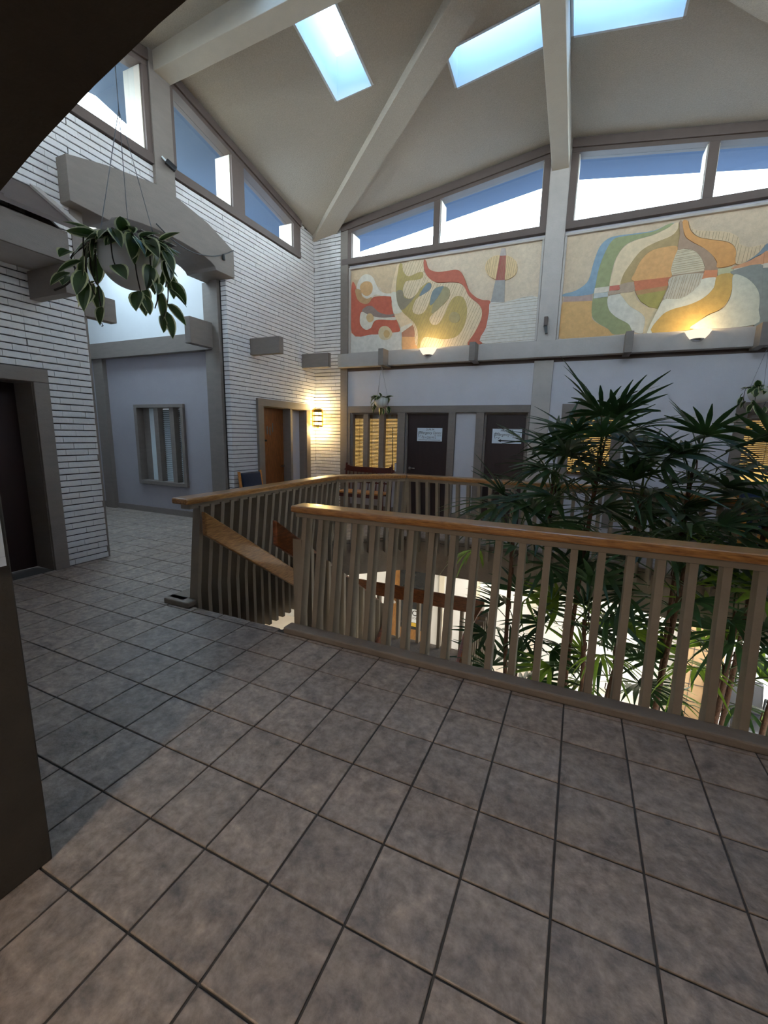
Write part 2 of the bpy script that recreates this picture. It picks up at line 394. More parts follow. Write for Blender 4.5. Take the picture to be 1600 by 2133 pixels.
def bricks(fn, rects, wall, ztop=None, single=300, deep_at=None):
    CH, BL, J = 0.0715, 0.245, 0.0115
    cand = []; shared = {}
    u_lo = min(r[0] for r in rects); z_lo = min(r[2] for r in rects)
    rows = set()
    for r in rects:
        k0 = int((r[2]-z_lo)/CH); k1 = int((r[3]-z_lo)/CH)+1
        for k in range(k0, k1+1):
            za, zb = z_lo+k*CH+J/2, z_lo+(k+1)*CH-J/2
            za2, zb2 = max(za, r[2]), min(zb, r[3])
            if zb2-za2 < 0.015: continue
            off = 0.5*BL if k % 2 else 0.0
            off += (k*0.37 % 1)*0.05
            j = int((r[0]-u_lo-off)/BL)-1
            while u_lo+off+j*BL < r[1]:
                a = max(u_lo+off+j*BL+.0011, r[0]); b = min(u_lo+off+(j+1)*BL-.0011, r[1]); j += 1
                if b-a < 0.012: continue
                zt = zb2
                if ztop is not None:
                    lim = min(ztop(a), ztop(b))-.004
                    if za2 > lim-.012: continue
                    zt = min(zt, lim)
                dp = 0.11 if (deep_at is not None and (abs(b-deep_at) < .002 or abs(a-deep_at) < .002)) else 0.02
                cand.append((px_area([fn(a, za2, 0), fn(b, za2, 0), fn(b, zt, 0), fn(a, zt, 0)]), a, b, za2, zt, dp))
    cand.sort(key=lambda c: -c[0])
    for n, (ar, a, b, z0, z1, dp) in enumerate(cand):
        proud = -0.003+0.006*((n*0.618) % 1)
        if n < single and ar > 30:
            key = (round(b-a, 3), round(z1-z0, 3), dp)
            if key not in shared:
                L, H = key[0], key[1]; g = MB(); e = .004
                p0 = Vector(fn(0, 0, 0))
                fl = lambda u, z, d: tuple(Vector(fn(u, z, d))-p0)
                g.hexa([fl(0, 0, dp), fl(L, 0, dp), fl(L, H, dp), fl(0, H, dp)], [fl(0, 0, e), fl(L, 0, e), fl(L, H, e), fl(0, H, e)])
                g.hexa([fl(0, 0, e), fl(L, 0, e), fl(L, H, e), fl(0, H, e)], [fl(.0012, e, 0), fl(L-.0012, e, 0), fl(L-.0012, H-e, 0), fl(.0012, H-e, 0)])
                m = g.mesh('brick', M_BRICK); fix_normals(m); shared[key] = (m, p0)
            m, p0 = shared[key]
            o = put('brick', m, wall); o.location = Vector(fn(a, z0, proud))
        else:
            if n == single or 'rest' not in shared: shared['rest'] = shared.get('rest') or MB()
            band(fn, a, b, z0, z1, proud, dp, shared['rest'])
    if 'rest' in shared:
        o = obj('brick_courses', shared['rest'], M_BRICK, wall); o['kind'] = 'stuff'

# ---- wall_left: white brick with the arched opening, two doors and the gable windows
ARCH = (3.32, 5.55)
left_holes = [(1.70, 2.70, 0, 2.07), (ARCH[0], ARCH[1], 0, 4.10), (6.30, 7.66, 0, 2.06), (1.55, 7.55, 4.94, 7.0)]
zt_left = lambda u: ceil_z(XL+.01, u)
left_rects = rect_minus((YN, YB, 0.0, 6.5), left_holes)
mb = MB()
for r in left_rects:
    u0, u1, z0, z1 = r
    if abs(u0-ARCH[1]) < .001: u0 += .008
    if abs(u1-ARCH[0]) < .001: u1 -= .008
    za, zb = min(z1, zt_left(u0)), min(z1, zt_left(u1))
    if za > z0: mb.prism([(u0, z0), (u1, z0), (u1, zb), (u0, za)], F_LEFT, .018, .14)
wall_left = struct('wall_left', mb, M_MORTAR, 'white painted brick side wall with an arched opening')
bricks(F_LEFT, left_rects, wall_left, zt_left, 300, ARCH[1])
# arched lintel and jambs of the opening
top = [(3.18, 4.41), (3.64, 4.53), (4.37, 4.66), (5.08, 4.53), (5.57, 4.34)]
arcb = [(5.57, 3.95), (5.20, 3.95)] + [(4.40+.80*math.cos(a), 3.95+.16*math.sin(a)) for a in [math.pi*k/12 for k in range(1, 12)]] + [(3.60, 3.95), (3.18, 3.97)]
obj('arched_lintel', MB().prism(top+arcb, F_LEFT, -.17, .44), M_TRIM, wall_left, .006)
obj('jamb_post', MB().box(XL-.16, XL+.012, ARCH[0]-.06, ARCH[0]+.07, 3.15, 3.96).box(XL-.16, XL-.02, ARCH[0]+.001, ARCH[0]+.035, 0, 3.14), M_TRIM, wall_left)
obj('jamb_post', MB().box(XL-.30, XL-.142, 5.50, 5.60, 0, 3.96).box(XL-.52, XL-.302, 5.56, 5.64, 0, 3.96)  , M_TRIM, wall_left, .004)
# gable windows of the left and right walls, back wall and front wall
def gable_bar(fn, poly, parent, name, d0=-.03, d1=.16, m=None): return obj(name, MB().prism(poly, fn, d0, d1), m or M_FRAME, parent, .004)
WN = [0]
def gable_window(fn, panes, u0, u1, topz, sill, label, reveal=None):
    """one clerestory window of two panes under a sloping head"""
    WN[0] += 1
    a, b = panes[0], panes[1]
    head = lambda u: topz(u)-.20
    mb = MB().prism([(u0, sill), (u1, sill), (u1, sill+.11), (u0, sill+.11)], fn, -.04, .15)
    w = obj('window_%d' % WN[0], mb, M_FRAME, None, .004); tag(w, label, 'window', None, 'structure')
    for s0, s1 in ((u0, a[0]), (a[1], b[0]), (b[1], u1)):
        gable_bar(fn, [(s0, sill+.10), (s1, sill+.10), (s1, head(s1)), (s0, head(s0))], w, 'stile')
    gable_bar(fn, [(u0, head(u0)), (u1, head(u1)), (u1, topz(u1)+.02), (u0, topz(u0)+.02)], w, 'head_rail', -.03, .18)
    gable_bar(fn, [(u0, head(u0)+.06), (u1, head(u1)+.06), (u1, topz(u1)-.03), (u0, topz(u0)-.03)], w, 'head_moulding', -.06, -.02)
    for p in (a, b):
        g = MB().prism([(p[0], sill+.10), (p[1], sill+.10), (p[1], head(p[1])), (p[0], head(p[0]))], fn, .105, .112)
        obj('pane', g, M_GLASS, w)
        for q, sg in ((p[0], 1), (p[1], -1)):
            obj('reveal', MB().prism([(q, sill+.11), (q+sg*.012, sill+.11), (q+sg*.012, head(q)-.004), (q, head(q)-.004)], fn, .012, .30), M_REVEAL, w)
    return w
zt_back = lambda u: ceil_z(u, YB-.01)
zt_right = lambda u: ceil_z(XR-.01, u)
gable_window(F_LEFT, [(4.72, 5.76), (6.02, 7.33)], 4.66, 7.55, zt_left, 4.94, 'clerestory window above the brick wall right of the left post')
gable_window(F_LEFT, [(1.77, 3.08), (3.34, 4.28)], 1.55, 4.36, zt_left, 4.94, 'clerestory window above the arch half hidden by the dark portal')
gable_window(F_BACK, [(-4.43, -2.76), (-2.64, -.93)], -4.65, -.83, zt_back, 4.885, 'clerestory window above the left mural panel')
gable_window(F_BACK, [(-.42, 1.26), (1.385, 3.07)], -.53, 3.29, zt_back, 4.885, 'clerestory window above the right mural panel')
gable_window(F_RIGHT, [(4.72, 5.76), (6.02, 7.33)], 4.66, 7.55, zt_right, 4.94, 'clerestory window high on the right wall near the back')
gable_window(F_RIGHT, [(1.77, 3.08), (3.34, 4.28)], 1.55, 4.44, zt_right, 4.94, 'clerestory window high on the right wall near the portal')
obj('window_post', MB().box(XL-.14, XL+.05, 4.36, 4.66, 4.55, ZML), M_TRIM, wall_left, .006)
def corbel(parent, x0, x1, y0, y1, z0=2.90, z1=3.17): return obj('corbel', MB().box(x0, x1, y0, y1, z0, z1), M_TRIM, parent, .005)
for y in (2.78, 6.06, 7.58): corbel(wall_left, XL-.02, -4.70, y, y+.11)
corbel(wall_left, XL-.10, XL+.014, ARCH[0]-.003, 3.69, 2.87, 3.14)
obj('hook', MB().tube([(XL-.04, 3.52, 2.875), (XL-.04, 3.52, 2.85), (XL-.03, 3.535, 2.835), (XL-.04, 3.55, 2.82), (XL-.055, 3.54, 2.81)], .005, 5), M_BLACK, wall_left)

# ---- wall_back: plaster below, mural band, gable windows, brick return in the corner
back_holes = [(-4.44, -3.36, .80, 2.03), (-3.20, -2.31, 0, 2.03), (-2.18, -1.79, .10, 2.03), (-1.64, -.88, 0, 2.03), (-.17, .48, .95, 2.03), (2.20, 3.0, .98, 2.03)]
mb = slab(F_BACK, rect_minus((-4.66, XR, -.02, 3.18), back_holes), 0.0, .16)
band(F_BACK, -4.66, XR, 3.18, 4.89, .05, .16, mb)
band(F_BACK, XL-.14, -4.66, -.02, ZC+.02, .018, .16, mb)
for a, b in ((-4.66, -4.60), (3.28, XR)):
    mb.prism([(a, 4.88), (b, 4.88), (b, zt_back(b)), (a, zt_back(a))], F_BACK, .018, .16)
wall_back = struct('wall_back', mb, [M_PLASTER], 'pale lavender plaster back wall below the mural panels')
bricks(F_BACK, [(XL, -4.67, 0.0, 5.7)], wall_back, zt_back, 300)
obj('brick_backing', band(F_BACK, XL-.1, -4.66, 0, 5.6, .016, .03), M_MORTAR, wall_back)
for n, (a, b, z0, z1, d0) in enumerate([(-4.67, -4.505, 0, 5.60, -.036), (-.84, -.53, 0, 2.89, -.035), (-.83, -.53, 3.19, 6.16, -.02), (3.29, 3.45, 0, 5.55, -.036)]):
    o = obj('column_trim', band(F_BACK, a, b, z0, z1, d0, .05), M_TRIML if n in (1, 2) else M_TRIM, wall_back, .005)
obj('ledger_beam', band(F_BACK, -4.66, XR, 2.925, 3.185, -.16, .02), M_TRIML, wall_back, .005)
obj('painted_shadow_strip', band(F_BACK, -4.5, XR, 2.86, 2.93, -.005, .02), M_FRAME, wall_back)  # dark strip painted in for the shade below the ledger
for x in (-3.635, -1.895, .478, 2.09): corbel(wall_back, x, x+.105, 7.65, YB, 2.89, 3.195)
for r in [(-4.50, -.845, 2.03, 2.16), (-3.36, -3.20, 0, 2.028), (-2.31, -2.18, 0, 2.028), (-1.79, -1.64, 0, 2.028), (-.88, -.845, 0, 2.028), (-4.50, -4.44, 0, 2.028)]:
    obj('door_casing', band(F_BACK, r[0], r[1], r[2], r[3], -.03, .03), M_TRIM, wall_back, .004)
for r in [(-4.438, -3.362, .72, .82), (-.33, .62, 2.03, 2.17), (-.33, -.17, 0.1, 2.028), (.46, .62, 0.1, 2.028), (2.06, 3.14, 2.03, 2.17), (2.06, 2.20, .1, 2.028), (3.0, 3.14, .1, 2.028), (2.202, 2.998, .86, .99)]:
    obj('window_casing', band(F_BACK, r[0], r[1], r[2], r[3], -.03, .05), M_TRIM, wall_back, .004)
for a, b in ((-4.438, -3.362), (-2.178, -1.792), (-.528, -.332), (.622, 2.058)):
    obj('baseboard', band(F_BACK, a, b, 0, .11, -.018, .01), M_TRIM, wall_back)
obj('recessed_panel', band(F_BACK, -2.18, -1.79, .1, 2.03, .03, .06), M_PLASTER, wall_back)
# rails and mouldings framing the two murals
for u0, u1 in ((-4.50, -.835), (-.525, 3.25)):
    fr = MB()
    for r in [(u0, u1, 4.80, 4.835), (u0, u1, 3.19, 3.225), (u0, u0+.035, 3.226, 4.799), (u1-.035, u1, 3.226, 4.799)]: band(F_BACK, *r, -.008, .06, fr)
    obj('mural_frame', fr, M_TRIML, wall_back, .004)

# doors and blind-covered windows in the back wall
def door(n, fn, u0, u1, z1, mat, label, d=.07, knob=None, lever=1):
    o = obj('door_%d' % n, band(fn, u0-.004, u1+.004, -.012, z1+.004, d, d+.08), mat); tag(o, label, 'door', None, 'structure')
    st = MB()
    for r in [(u0-.001, u0+.03, 0, z1-.031), (u1-.03, u1+.001, 0, z1-.031), (u0, u1, z1-.03, z1)]: band(fn, *r, d-.035, d-.001, st)
    obj('door_stop', st, M_TRIM, o)
    if knob:
        k = MB(); c = Vector(fn(knob[0], knob[1], d)); s = Vector(fn(0, 0, -1))-Vector(fn(0, 0, 0)); t = Vector(fn(1, 0, 0))-Vector(fn(0, 0, 0))
        k.tube([c, c+s*.05], .028, 12); k.tube([c+s*.045, c+s*.05+t*.11*lever], .011, 8)
        obj('door_handle', k, M_CHROME, o)
    return o
door(3, F_BACK, -3.20, -2.31, 2.03, M_DOORD, 'dark espresso door with the 2-M-M sign', .08, (-3.09, .94))
d4 = door(4, F_BACK, -1.64, -.88, 2.03, M_DOORD, 'dark espresso door with the PRIVATE arrow sign', .08)
ms = MB()
band(F_BACK, -1.22, -.98, .64, .68, .06, .08, ms); band(F_BACK, -1.22, -.98, .57, .615, .06, .08, ms)
obj('mail_slot', ms, M_CHROME, d4)
def blind_window(n, u0, u1, z0, z1, splits, label, blind_to=None):
    WN[0] += 1
    f = MB()
    for a in splits: band(F_BACK, a[0], a[1], z0+.031, z1-.031, .0, .10, f)
    band(F_BACK, u0+.001, u1-.001, z1-.03, z1-.001, .02, .10, f); band(F_BACK, u0+.001, u1-.001, z0+.001, z0+.03, .02, .10, f)
    w = obj('window_%d' % WN[0], f, M_TRIM, None, .003); tag(w, label, 'window', None, 'structure')
    obj('lit_room', band(F_BACK, u0, u1, z0, z1, .152, .158), M_LIT, w)
    obj('pane', band(F_BACK, u0, u1, z0, z1, .108, .112), M_GLASS, w)
    bl = MB(); zb = blind_to or z0+.01; k = 0; z = z1-.10
    band(F_BACK, u0, u1, z1-.12, z1, .117, .15, bl)
    while z > zb:
        band(F_BACK, u0, u1, z-.0205, z, .125, .130, bl); z -= .029
    band(F_BACK, u0, u1, zb, zb+.05, .12, .14, bl)
    for u in (u0+.12*(u1-u0), u0+.4*(u1-u0), u0+.7*(u1-u0)): band(F_BACK, u-.004, u+.004, zb, z1, .122, .124, bl)
    o = obj('blind', bl, M_BLIND, w)
    return w
w = blind_window(1, -4.42, -3.36, .82, 2.03, [(-4.44, -4.38), (-4.14, -4.03), (-3.78, -3.67)], 'three-light window with wooden blinds beside the brick corner')
obj('blind_wand', MB().tube([(-3.47, YB+.0, 1.75), (-3.455, YB-.002, .85)], .008, 6), M_BLACK, w)
obj('notice', band(F_BACK, -3.45, -3.38, .84, 1.02, .095, .10), M_SIGN, w)
blind_window(2, -.17, .48, .95, 2.03, [], 'lit window behind the palm fronds')
blind_window(3, 2.20, 3.0, .98, 2.03, [], 'window with a raised woven blind at the right edge', 1.15)

# ---- doors of the left wall
mb = MB()
for r in [(2.70, 2.85, 0, 2.069), (1.55, 1.70, 0, 2.069), (1.55, 2.85, 2.07, 2.21)]: band(F_LEFT, *r, -.03, .02, mb)
d1 = obj('door_1', mb, M_TRIM, None, .005); tag(d1, 'dark red door deep in a taupe frame in the near brick wall', 'door', None, 'structure')
obj('door_reveal', MB().box(XL-.36, XL, 2.695, 2.72, 0, 2.09).box(XL-.36, XL, 1.68, 1.705, 0, 2.09).box(XL-.36, XL, 1.7, 2.7, 2.065, 2.09), M_TRIM, d1)
obj('door_leaf', band(F_LEFT, 1.70, 2.70, 0, 2.07, .33, .38), M_DOORR, d1)
mb = MB()
for r in [(6.16, 6.31, 0, 2.059), (7.65, 7.79, 0, 2.059), (6.16, 7.79, 2.06, 2.19)]: band(F_LEFT, *r, -.05, .02, mb)
band(F_LEFT, 7.13, 7.20, 0, 2.06, -.02, .02, mb)
d2 = obj('door_2', mb, M_TRIM, None, .005); tag(d2, 'brown veneer door in a taupe frame under the corner lamp', 'door', None, 'structure')
obj('door_leaf', band(F_LEFT, 6.31, 7.14, 0, 2.06, .16, .20), M_DOORB, d2)
obj('side_panel', band(F_LEFT, 7.20, 7.66, 0, 2.06, .14, .20), M_PLASTER, d2)
obj('door_reveal', MB().box(XL-.18, XL, 7.125, 7.14, 0, 2.06).box(XL-.18, XL, 7.19, 7.205, 0, 2.06).box(XL-.18, XL, 7.645, 7.66, 0, 2.06).box(XL-.18, XL, 6.30, 6.315, 0, 2.06).box(XL-.18, XL, 6.3, 7.66, 2.05, 2.065), M_TRIM, d2)
k = MB(); k.tube([(XL-.16, 7.05, .93), (XL-.10, 7.05, .93)], .026, 10).tube([(XL-.105, 7.05, .93), (XL-.10, 6.94, .93)], .010, 8); obj('door_handle', k, M_CHROME, d2)
k = MB()
for (y, z, h) in ((6.50, 1.62, .16), (6.62, 1.56, .15), (6.70, 1.54, .15), (6.78, 1.60, .17)): band(F_LEFT, y, y+.028, z, z+h, .155, .159, k)
obj('door_number', k, M_INKG, d2)
obj('name_plate', band(F_LEFT, 6.40, 6.62, 1.42, 1.455, .155, .159), M_INK, d2)

# ---- wall_recess: the hallway behind the arch
mb = slab(lambda u, z, d: (u, 5.65+d, z), rect_minus((-10.6, XL-.14, 0, 3.2), [(-7.80, -6.50, .56, 2.06)]), 0, .15)
wall_recess = struct('wall_recess', mb, M_HALL, 'grey plaster hallway wall with a slatted window behind the arch')
R = lambda u, z, d: (u, 5.65+d, z)
obj('upper_wall', band(R, -10.6, XL-.14, 3.2, 5.0, .02, .15), M_WHITE, wall_recess)
obj('ledger_beam', band(R, -9.1, XL-.25, 2.92, 3.20, -.12, .02), M_TRIM, wall_recess, .005)
obj('corner_post', band(R, -8.83, -8.55, 0, 2.95, -.08, .02), M_TRIM, wall_recess, .005)
obj('baseboard', band(R, -10.6, XL-.2, 0, .11, -.02, .01), M_TRIM, wall_recess)
corbel(wall_recess, -5.72, -5.60, 5.06, 5.66, 2.93, 3.32)
obj('hall_end', MB().box(-10.75, -10.6, 3.0, 5.8, 0, 5.0).box(-10.6, XL-.14, 3.10, 3.30, 0, 5.0), M_PLASTER, wall_recess)
WN[0] += 1
mb = MB()
for r in [(-7.80, -7.72, .631, 1.999), (-6.57, -6.50, .631, 1.999), (-7.8, -6.5, .56, .63), (-7.8, -6.5, 2.0, 2.06)]: band(R, *r, -.05, .10, mb)
w = obj('window_%d' % WN[0], mb, M_TRIM, None, .004); tag(w, 'three-light hallway window with white blinds behind the arch', 'window', None, 'structure')
obj('reveal', band(R, -7.73, -7.55, .62, 2.0, .09, .12), M_TRIM, w)
for a in (-7.29, -6.88): obj('mullion', band(R, a, a+.11, .62, 2.0, -.02, .10), M_TRIM, w)
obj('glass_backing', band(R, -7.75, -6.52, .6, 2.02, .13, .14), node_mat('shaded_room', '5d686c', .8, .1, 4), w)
obj('blind_return', band(R, -7.55, -7.42, .635, 1.995, .088, .118), M_WBLIND, w)
bl = MB(); z = 1.99
while z > .63:
    bl.hexa([R(-7.40, z, .115), R(-6.55, z, .115), R(-6.55, z-.004, .113), R(-7.40, z-.004, .113)], [R(-7.40, z-.022, .085), R(-6.55, z-.022, .085), R(-6.55, z-.026, .083), R(-7.40, z-.026, .083)]); z -= .036
obj('blind', bl, M_WBLIND, w)
# hallway ceiling with its own skylight opening
mb = MB()
for r in rect_minus((-10.6, XL-.14, 3.2, 5.8), [(-8.3, -6.1, 4.3, 5.3)]): mb.box(r[0], r[1], r[2], r[3], 5.0, 5.12)
c2 = obj('ceiling_hall', mb, M_CEIL); tag(c2, 'hallway ceiling with a skylight behind the arch', 'ceiling', None, 'structure')
obj('skylight_pane', MB().box(-8.3, -6.1, 4.3, 5.3, 5.06, 5.07), M_GLASS, c2)

# ---- wall_right, wall_front with the deep portal the picture is taken from, corridor behind it
mb = slab(F_RIGHT, rect_minus((YN, YB+.16, 0, 4.95), []), 0, .15)
for a, b in ((YN, 1.55), (7.55, YB+.16), (4.44, 4.66)): mb.prism([(a, 4.94), (b, 4.94), (b, zt_right(min(b, YB-.02))), (a, zt_right(a))], F_RIGHT, 0, .15)
wall_right = struct('wall_right', mb, M_PLASTER, 'plaster wall on the right beyond the frame')
PX0, PX1, PY0 = -1.665, 1.665, -1.25
arch_z = lambda x: 2.475-x*x/8.0
zt_front = lambda u: ceil_z(u, YN+.01)
mb = slab(F_FRONT, [(XL, PX0-.3, 0, 4.885), (PX1+.3, XR, 0, 4.885), (PX0-.3, PX1+.3, 3.05, 4.885)], 0, .15)
for a, b in ((XL, -4.65), (-.83, -.53), (3.29, XR)): mb.prism([(a, 4.885), (b, 4.885), (b, zt_front(b)), (a, zt_front(a))], F_FRONT, 0, .15)
wall_front = struct('wall_front', mb, M_PLASTER, 'plaster wall around the portal the view looks out of')
gable_window(F_FRONT, [(-4.43, -2.76), (-2.64, -.93)], -4.65, -.83, zt_front, 4.885, 'clerestory window over the portal on its left')
gable_window(F_FRONT, [(-.42, 1.26), (1.385, 3.07)], -.53, 3.29, zt_front, 4.885, 'clerestory window over the portal on its right')
n = 16; xs = [PX0+(PX1-PX0)*i/n for i in range(n+1)]
poly = [(x, arch_z(x)) for x in xs]+[(PX1+.3, arch_z(PX1)), (PX1+.3, 3.05), (PX0-.3, 3.05), (PX0-.3, arch_z(PX0))]
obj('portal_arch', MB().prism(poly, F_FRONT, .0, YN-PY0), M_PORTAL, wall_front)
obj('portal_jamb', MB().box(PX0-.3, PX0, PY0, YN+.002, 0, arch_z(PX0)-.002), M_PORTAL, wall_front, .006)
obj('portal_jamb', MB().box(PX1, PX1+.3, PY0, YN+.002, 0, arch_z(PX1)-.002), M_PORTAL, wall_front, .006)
mb = MB().box(-3.2, -3.05, -5.2, PY0, 0, 2.7).box(3.05, 3.2, -5.2, PY0, 0, 2.7).box(-3.2, 3.2, -5.35, -5.2, 0, 2.7).box(-3.2, PX0-.3, PY0, PY0+.1, 0, 2.75).box(PX1+.3, 3.2, PY0, PY0+.1, 0, 2.75).box(-3.2, 3.2, -5.3, PY0, 2.7, 2.8)
tag(obj('wall_corridor', mb, M_PLASTER), 'corridor walls behind the viewpoint', 'wall', None, 'structure')

# ---- floor: slab with the stair well cut out, single tiles on top
HOLE = [(-3.21, 2.66), (-3.21, 5.178), (-2.358, 6.03), (.55, 6.03), (2.30, 5.27), (2.30, 2.72), (-2.10, 2.72), (-2.10, 2.66)]
outer = [(-10.6, -5.3), (XR, -5.3), (XR, YB+.1), (-10.6, YB+.1)]
loops = [[Vector((*p, 0)) for p in outer], [Vector((*p, 0)) for p in HOLE]]
tris = [tuple(f) for f in tessellate_polygon(loops)]; allp = outer+HOLE
mb = MB(); mb.add([(*p, -.007) for p in allp], tris); mb.add([(*p, -.50) for p in allp], tris, 1)
m = len(HOLE)
for i in range(m):
    a, b = HOLE[i], HOLE[(i+1) % m]; mb.add([(*a, -.007), (*b, -.007), (*b, -.50), (*a, -.50)], [(0, 1, 2, 3)], 2)
floor = put('floor', mb.mesh('floor', [M_GROUT, M_CREAM, M_CURB])); tag(floor, 'square slate-look ceramic tile floor with dark grout', 'floor', None, 'structure')
def clip(poly, zone):
    out = poly
    for i in range(len(zone)):
        a, b = zone[i], zone[(i+1) % len(zone)]; inp = out; out = []
        side = lambda p: (b[0]-a[0])*(p[1]-a[1])-(b[1]-a[1])*(p[0]-a[0])
        for j in range(len(inp)):
            p, q = inp[j], inp[(j+1) % len(inp)]; sp, sq = side(p), side(q)
            if sp >= 0: out.append(p)
            if sp*sq < 0: t = sp/(sp-sq); out.append((p[0]+(q[0]-p[0])*t, p[1]+(q[1]-p[1])*t))
        if len(out) < 3: return []
    return out
PXT, PYT, X0T, Y0T, G = .3105, .3155, -1.495, .682, .0045
R4 = lambda x0, x1, y0, y1: [(x0, y0), (x1, y0), (x1, y1), (x0, y1)]
ZONES = [R4(XL, XR, -5.2, 2.607), R4(-3.10, -2.12, 2.607, 2.66), R4(XL, -3.43, 2.607, YB), R4(-3.43, XR, 6.14, YB), R4(-10.6, XL, 3.3, 5.65), [(-3.43, 5.27), (-2.45, 6.14), (-3.43, 6.14)], [(.57, 6.14), (XR, 4.68), (XR, 6.14)], R4(2.45, XR, 2.607, 4.7)]
cand = []
for zi, zone in enumerate(ZONES):
    xs = [p[0] for p in zone]; ys = [p[1] for p in zone]
    for i in range(math.floor((min(xs)-X0T)/PXT), math.ceil((max(xs)-X0T)/PXT)):
        for j in range(math.floor((min(ys)-Y0T)/PYT), math.ceil((max(ys)-Y0T)/PYT)):
            x0, y0 = X0T+i*PXT, Y0T+j*PYT
            full = R4(x0+G, x0+PXT-G, y0+G, y0+PYT-G); p = clip(full, zone)
            if len(p) < 3: continue
            ar = abs(sum(p[k][0]*p[(k+1) % len(p)][1]-p[(k+1) % len(p)][0]*p[k][1] for k in range(len(p))))/2
            if ar < .0006: continue
            cand.append((px_area([(q[0], q[1], 0) for q in p]) if y0 > -.2 else 0.0, p, len(p) == 4 and ar > PXT*PYT*.93))
cand.sort(key=lambda c: -c[0])
def tile_mesh(p, cx, cy, mb=None):
    g = mb or MB(); e = .004; n = len(p); mx = sum(q[0] for q in p)/n; my = sum(q[1] for q in p)/n
    ins = [(q[0]+(mx-q[0])*e/max(.02, math.hypot(mx-q[0], my-q[1])), q[1]+(my-q[1])*e/max(.02, math.hypot(mx-q[0], my-q[1]))) for q in p]
    v = [(q[0]-cx, q[1]-cy, -.007) for q in p]+[(q[0]-cx, q[1]-cy, -.002) for q in p]+[(q[0]-cx, q[1]-cy, 0) for q in ins]
    f = [(i, (i+1) % n, n+(i+1) % n, n+i) for i in range(n)]+[(n+i, n+(i+1) % n, 2*n+(i+1) % n, 2*n+i) for i in range(n)]+[tuple(range(2*n, 3*n))]
    g.add(v, f); return g
rest = MB(); full_me = None
for k, (ar, p, full) in enumerate(cand):
    cx, cy = sum(q[0] for q in p)/len(p), sum(q[1] for q in p)/len(p)
    if k < 300 and ar > 25:
        if full:
            if full_me is None: full_me = tile_mesh(p, cx, cy).mesh('tile', M_TILE)
            me = full_me
        else: me = tile_mesh(p, cx, cy).mesh('tile', M_TILE)
        o = put('tile', me, floor); o.location = (cx, cy, .0008*math.sin(k*12.9)); o.rotation_euler = (.0012*math.sin(k*7.7), .0012*math.cos(k*5.1), 0)
    else: tile_mesh(p, 0, 0, rest)
o = obj('tile_field', rest, M_TILE, floor); o['kind'] = 'stuff'

# ------------------------------------------------------------------ railings around the stair well
def offset(path, d):
    out = []
    for i, p in enumerate(path):
        ns = []
        for a, b in ((i-1, i), (i, i+1)):
            if 0 <= a and b < len(path):
                dx, dy = path[b][0]-path[a][0], path[b][1]-path[a][1]; l = math.hypot(dx, dy); ns.append((dy/l, -dx/l))
        if len(ns) == 1: n = ns[0]; k = 1
        else:
            n = (ns[0][0]+ns[1][0], ns[0][1]+ns[1][1]); l = math.hypot(*n); n = (n[0]/l, n[1]/l); k = 1/(n[0]*ns[0][0]+n[1]*ns[0][1])
        out.append((p[0]+n[0]*d*k, p[1]+n[1]*d*k))
    return out
def strip(path, d0, d1, z0, z1, seg, ext=(0, 0)):
    a, b = offset(path, d0), offset(path, d1); i = seg
    p, q = Vector(path[i]), Vector(path[i+1]); t = (q-p).normalized()
    e0 = t*(-ext[0] if i == 0 else 0); e1 = t*(ext[1] if i == len(path)-2 else 0)
    A0, B0, A1, B1 = Vector(a[i])+e0, Vector(b[i])+e0, Vector(a[i+1])+e1, Vector(b[i+1])+e1
    return MB().hexa([(*A0, z0), (*B0, z0), (*B0, z1), (*A0, z1)], [(*A1, z0), (*B1, z0), (*B1, z1), (*A1, z1)])
def slat_mesh(zb):
    prof = [(0, zb), (.105, zb), (.105, .12), (.205, .945), (.118, .945), (0, .05)]
    me = MB().prism(prof, lambda d, z, t: (d, t, z), -.021, .021).mesh('slat', M_SLAT); fix_normals(me); return me
SLAT_S, SLAT_L = slat_mesh(-.16), slat_mesh(-.62)
def railing(root, path, starts, pitches, long_segs=(), curb_w=.11, ext=(0, 0)):
    for i in range(len(path)-1):
        p, q = Vector(path[i]), Vector(path[i+1]); t = (q-p).normalized(); L = (q-p).length
        hm = M_OAKY if abs(t.y) > abs(t.x) else M_OAK
        obj('handrail', strip(path, .03, .215, .970, 1.025, i, ext), hm, root, .016)
        obj('sub_rail', strip(path, .085, .185, .925, .970, i, (ext[0]*.5, ext[1]*.5)), M_SLAT, root, .003)
        obj('curb', strip(path, -curb_w[i] if isinstance(curb_w, (list, tuple)) else -curb_w, .0, -.004, .05, i, (.02, .02)), M_CURB, root, .012)
        rz = math.atan2(t.y, t.x)-math.pi/2       # local +x (into the well) is to the right of the walk
        s = starts[i]
        while s < L-.02:
            o = put('slat', SLAT_L if i in long_segs else SLAT_S, root); o.matrix_parent_inverse = root.matrix_basis.inverted()
            o.location = (p.x+t.x*s, p.y+t.y*s, 0); o.rotation_euler = (0, 0, rz); s += pitches[i]
rail_far = thing('railing', 'oak-topped slatted railing round the far and left sides of the stair well', 'railing', (-3.21, 2.66, 0))
railing(rail_far, [(-3.21, 2.66), (-3.21, 5.178), (-2.358, 6.03), (.55, 6.03), (2.30, 5.27), (2.30, 2.95)], [.075, .09, .10, .10, .10], [.124, .13, .15, .15, .15], (0,), [.22, .16, .11, .11, .11], (.10, 0))
obj('curb_end', MB().box(-3.43, -3.12, 2.607, 2.72, -.004, .05), M_CURB, rail_far, .012)
rail_near = thing('railing', 'nearest oak-topped slatted railing beside the stair opening', 'railing', (0, 2.72, 0))
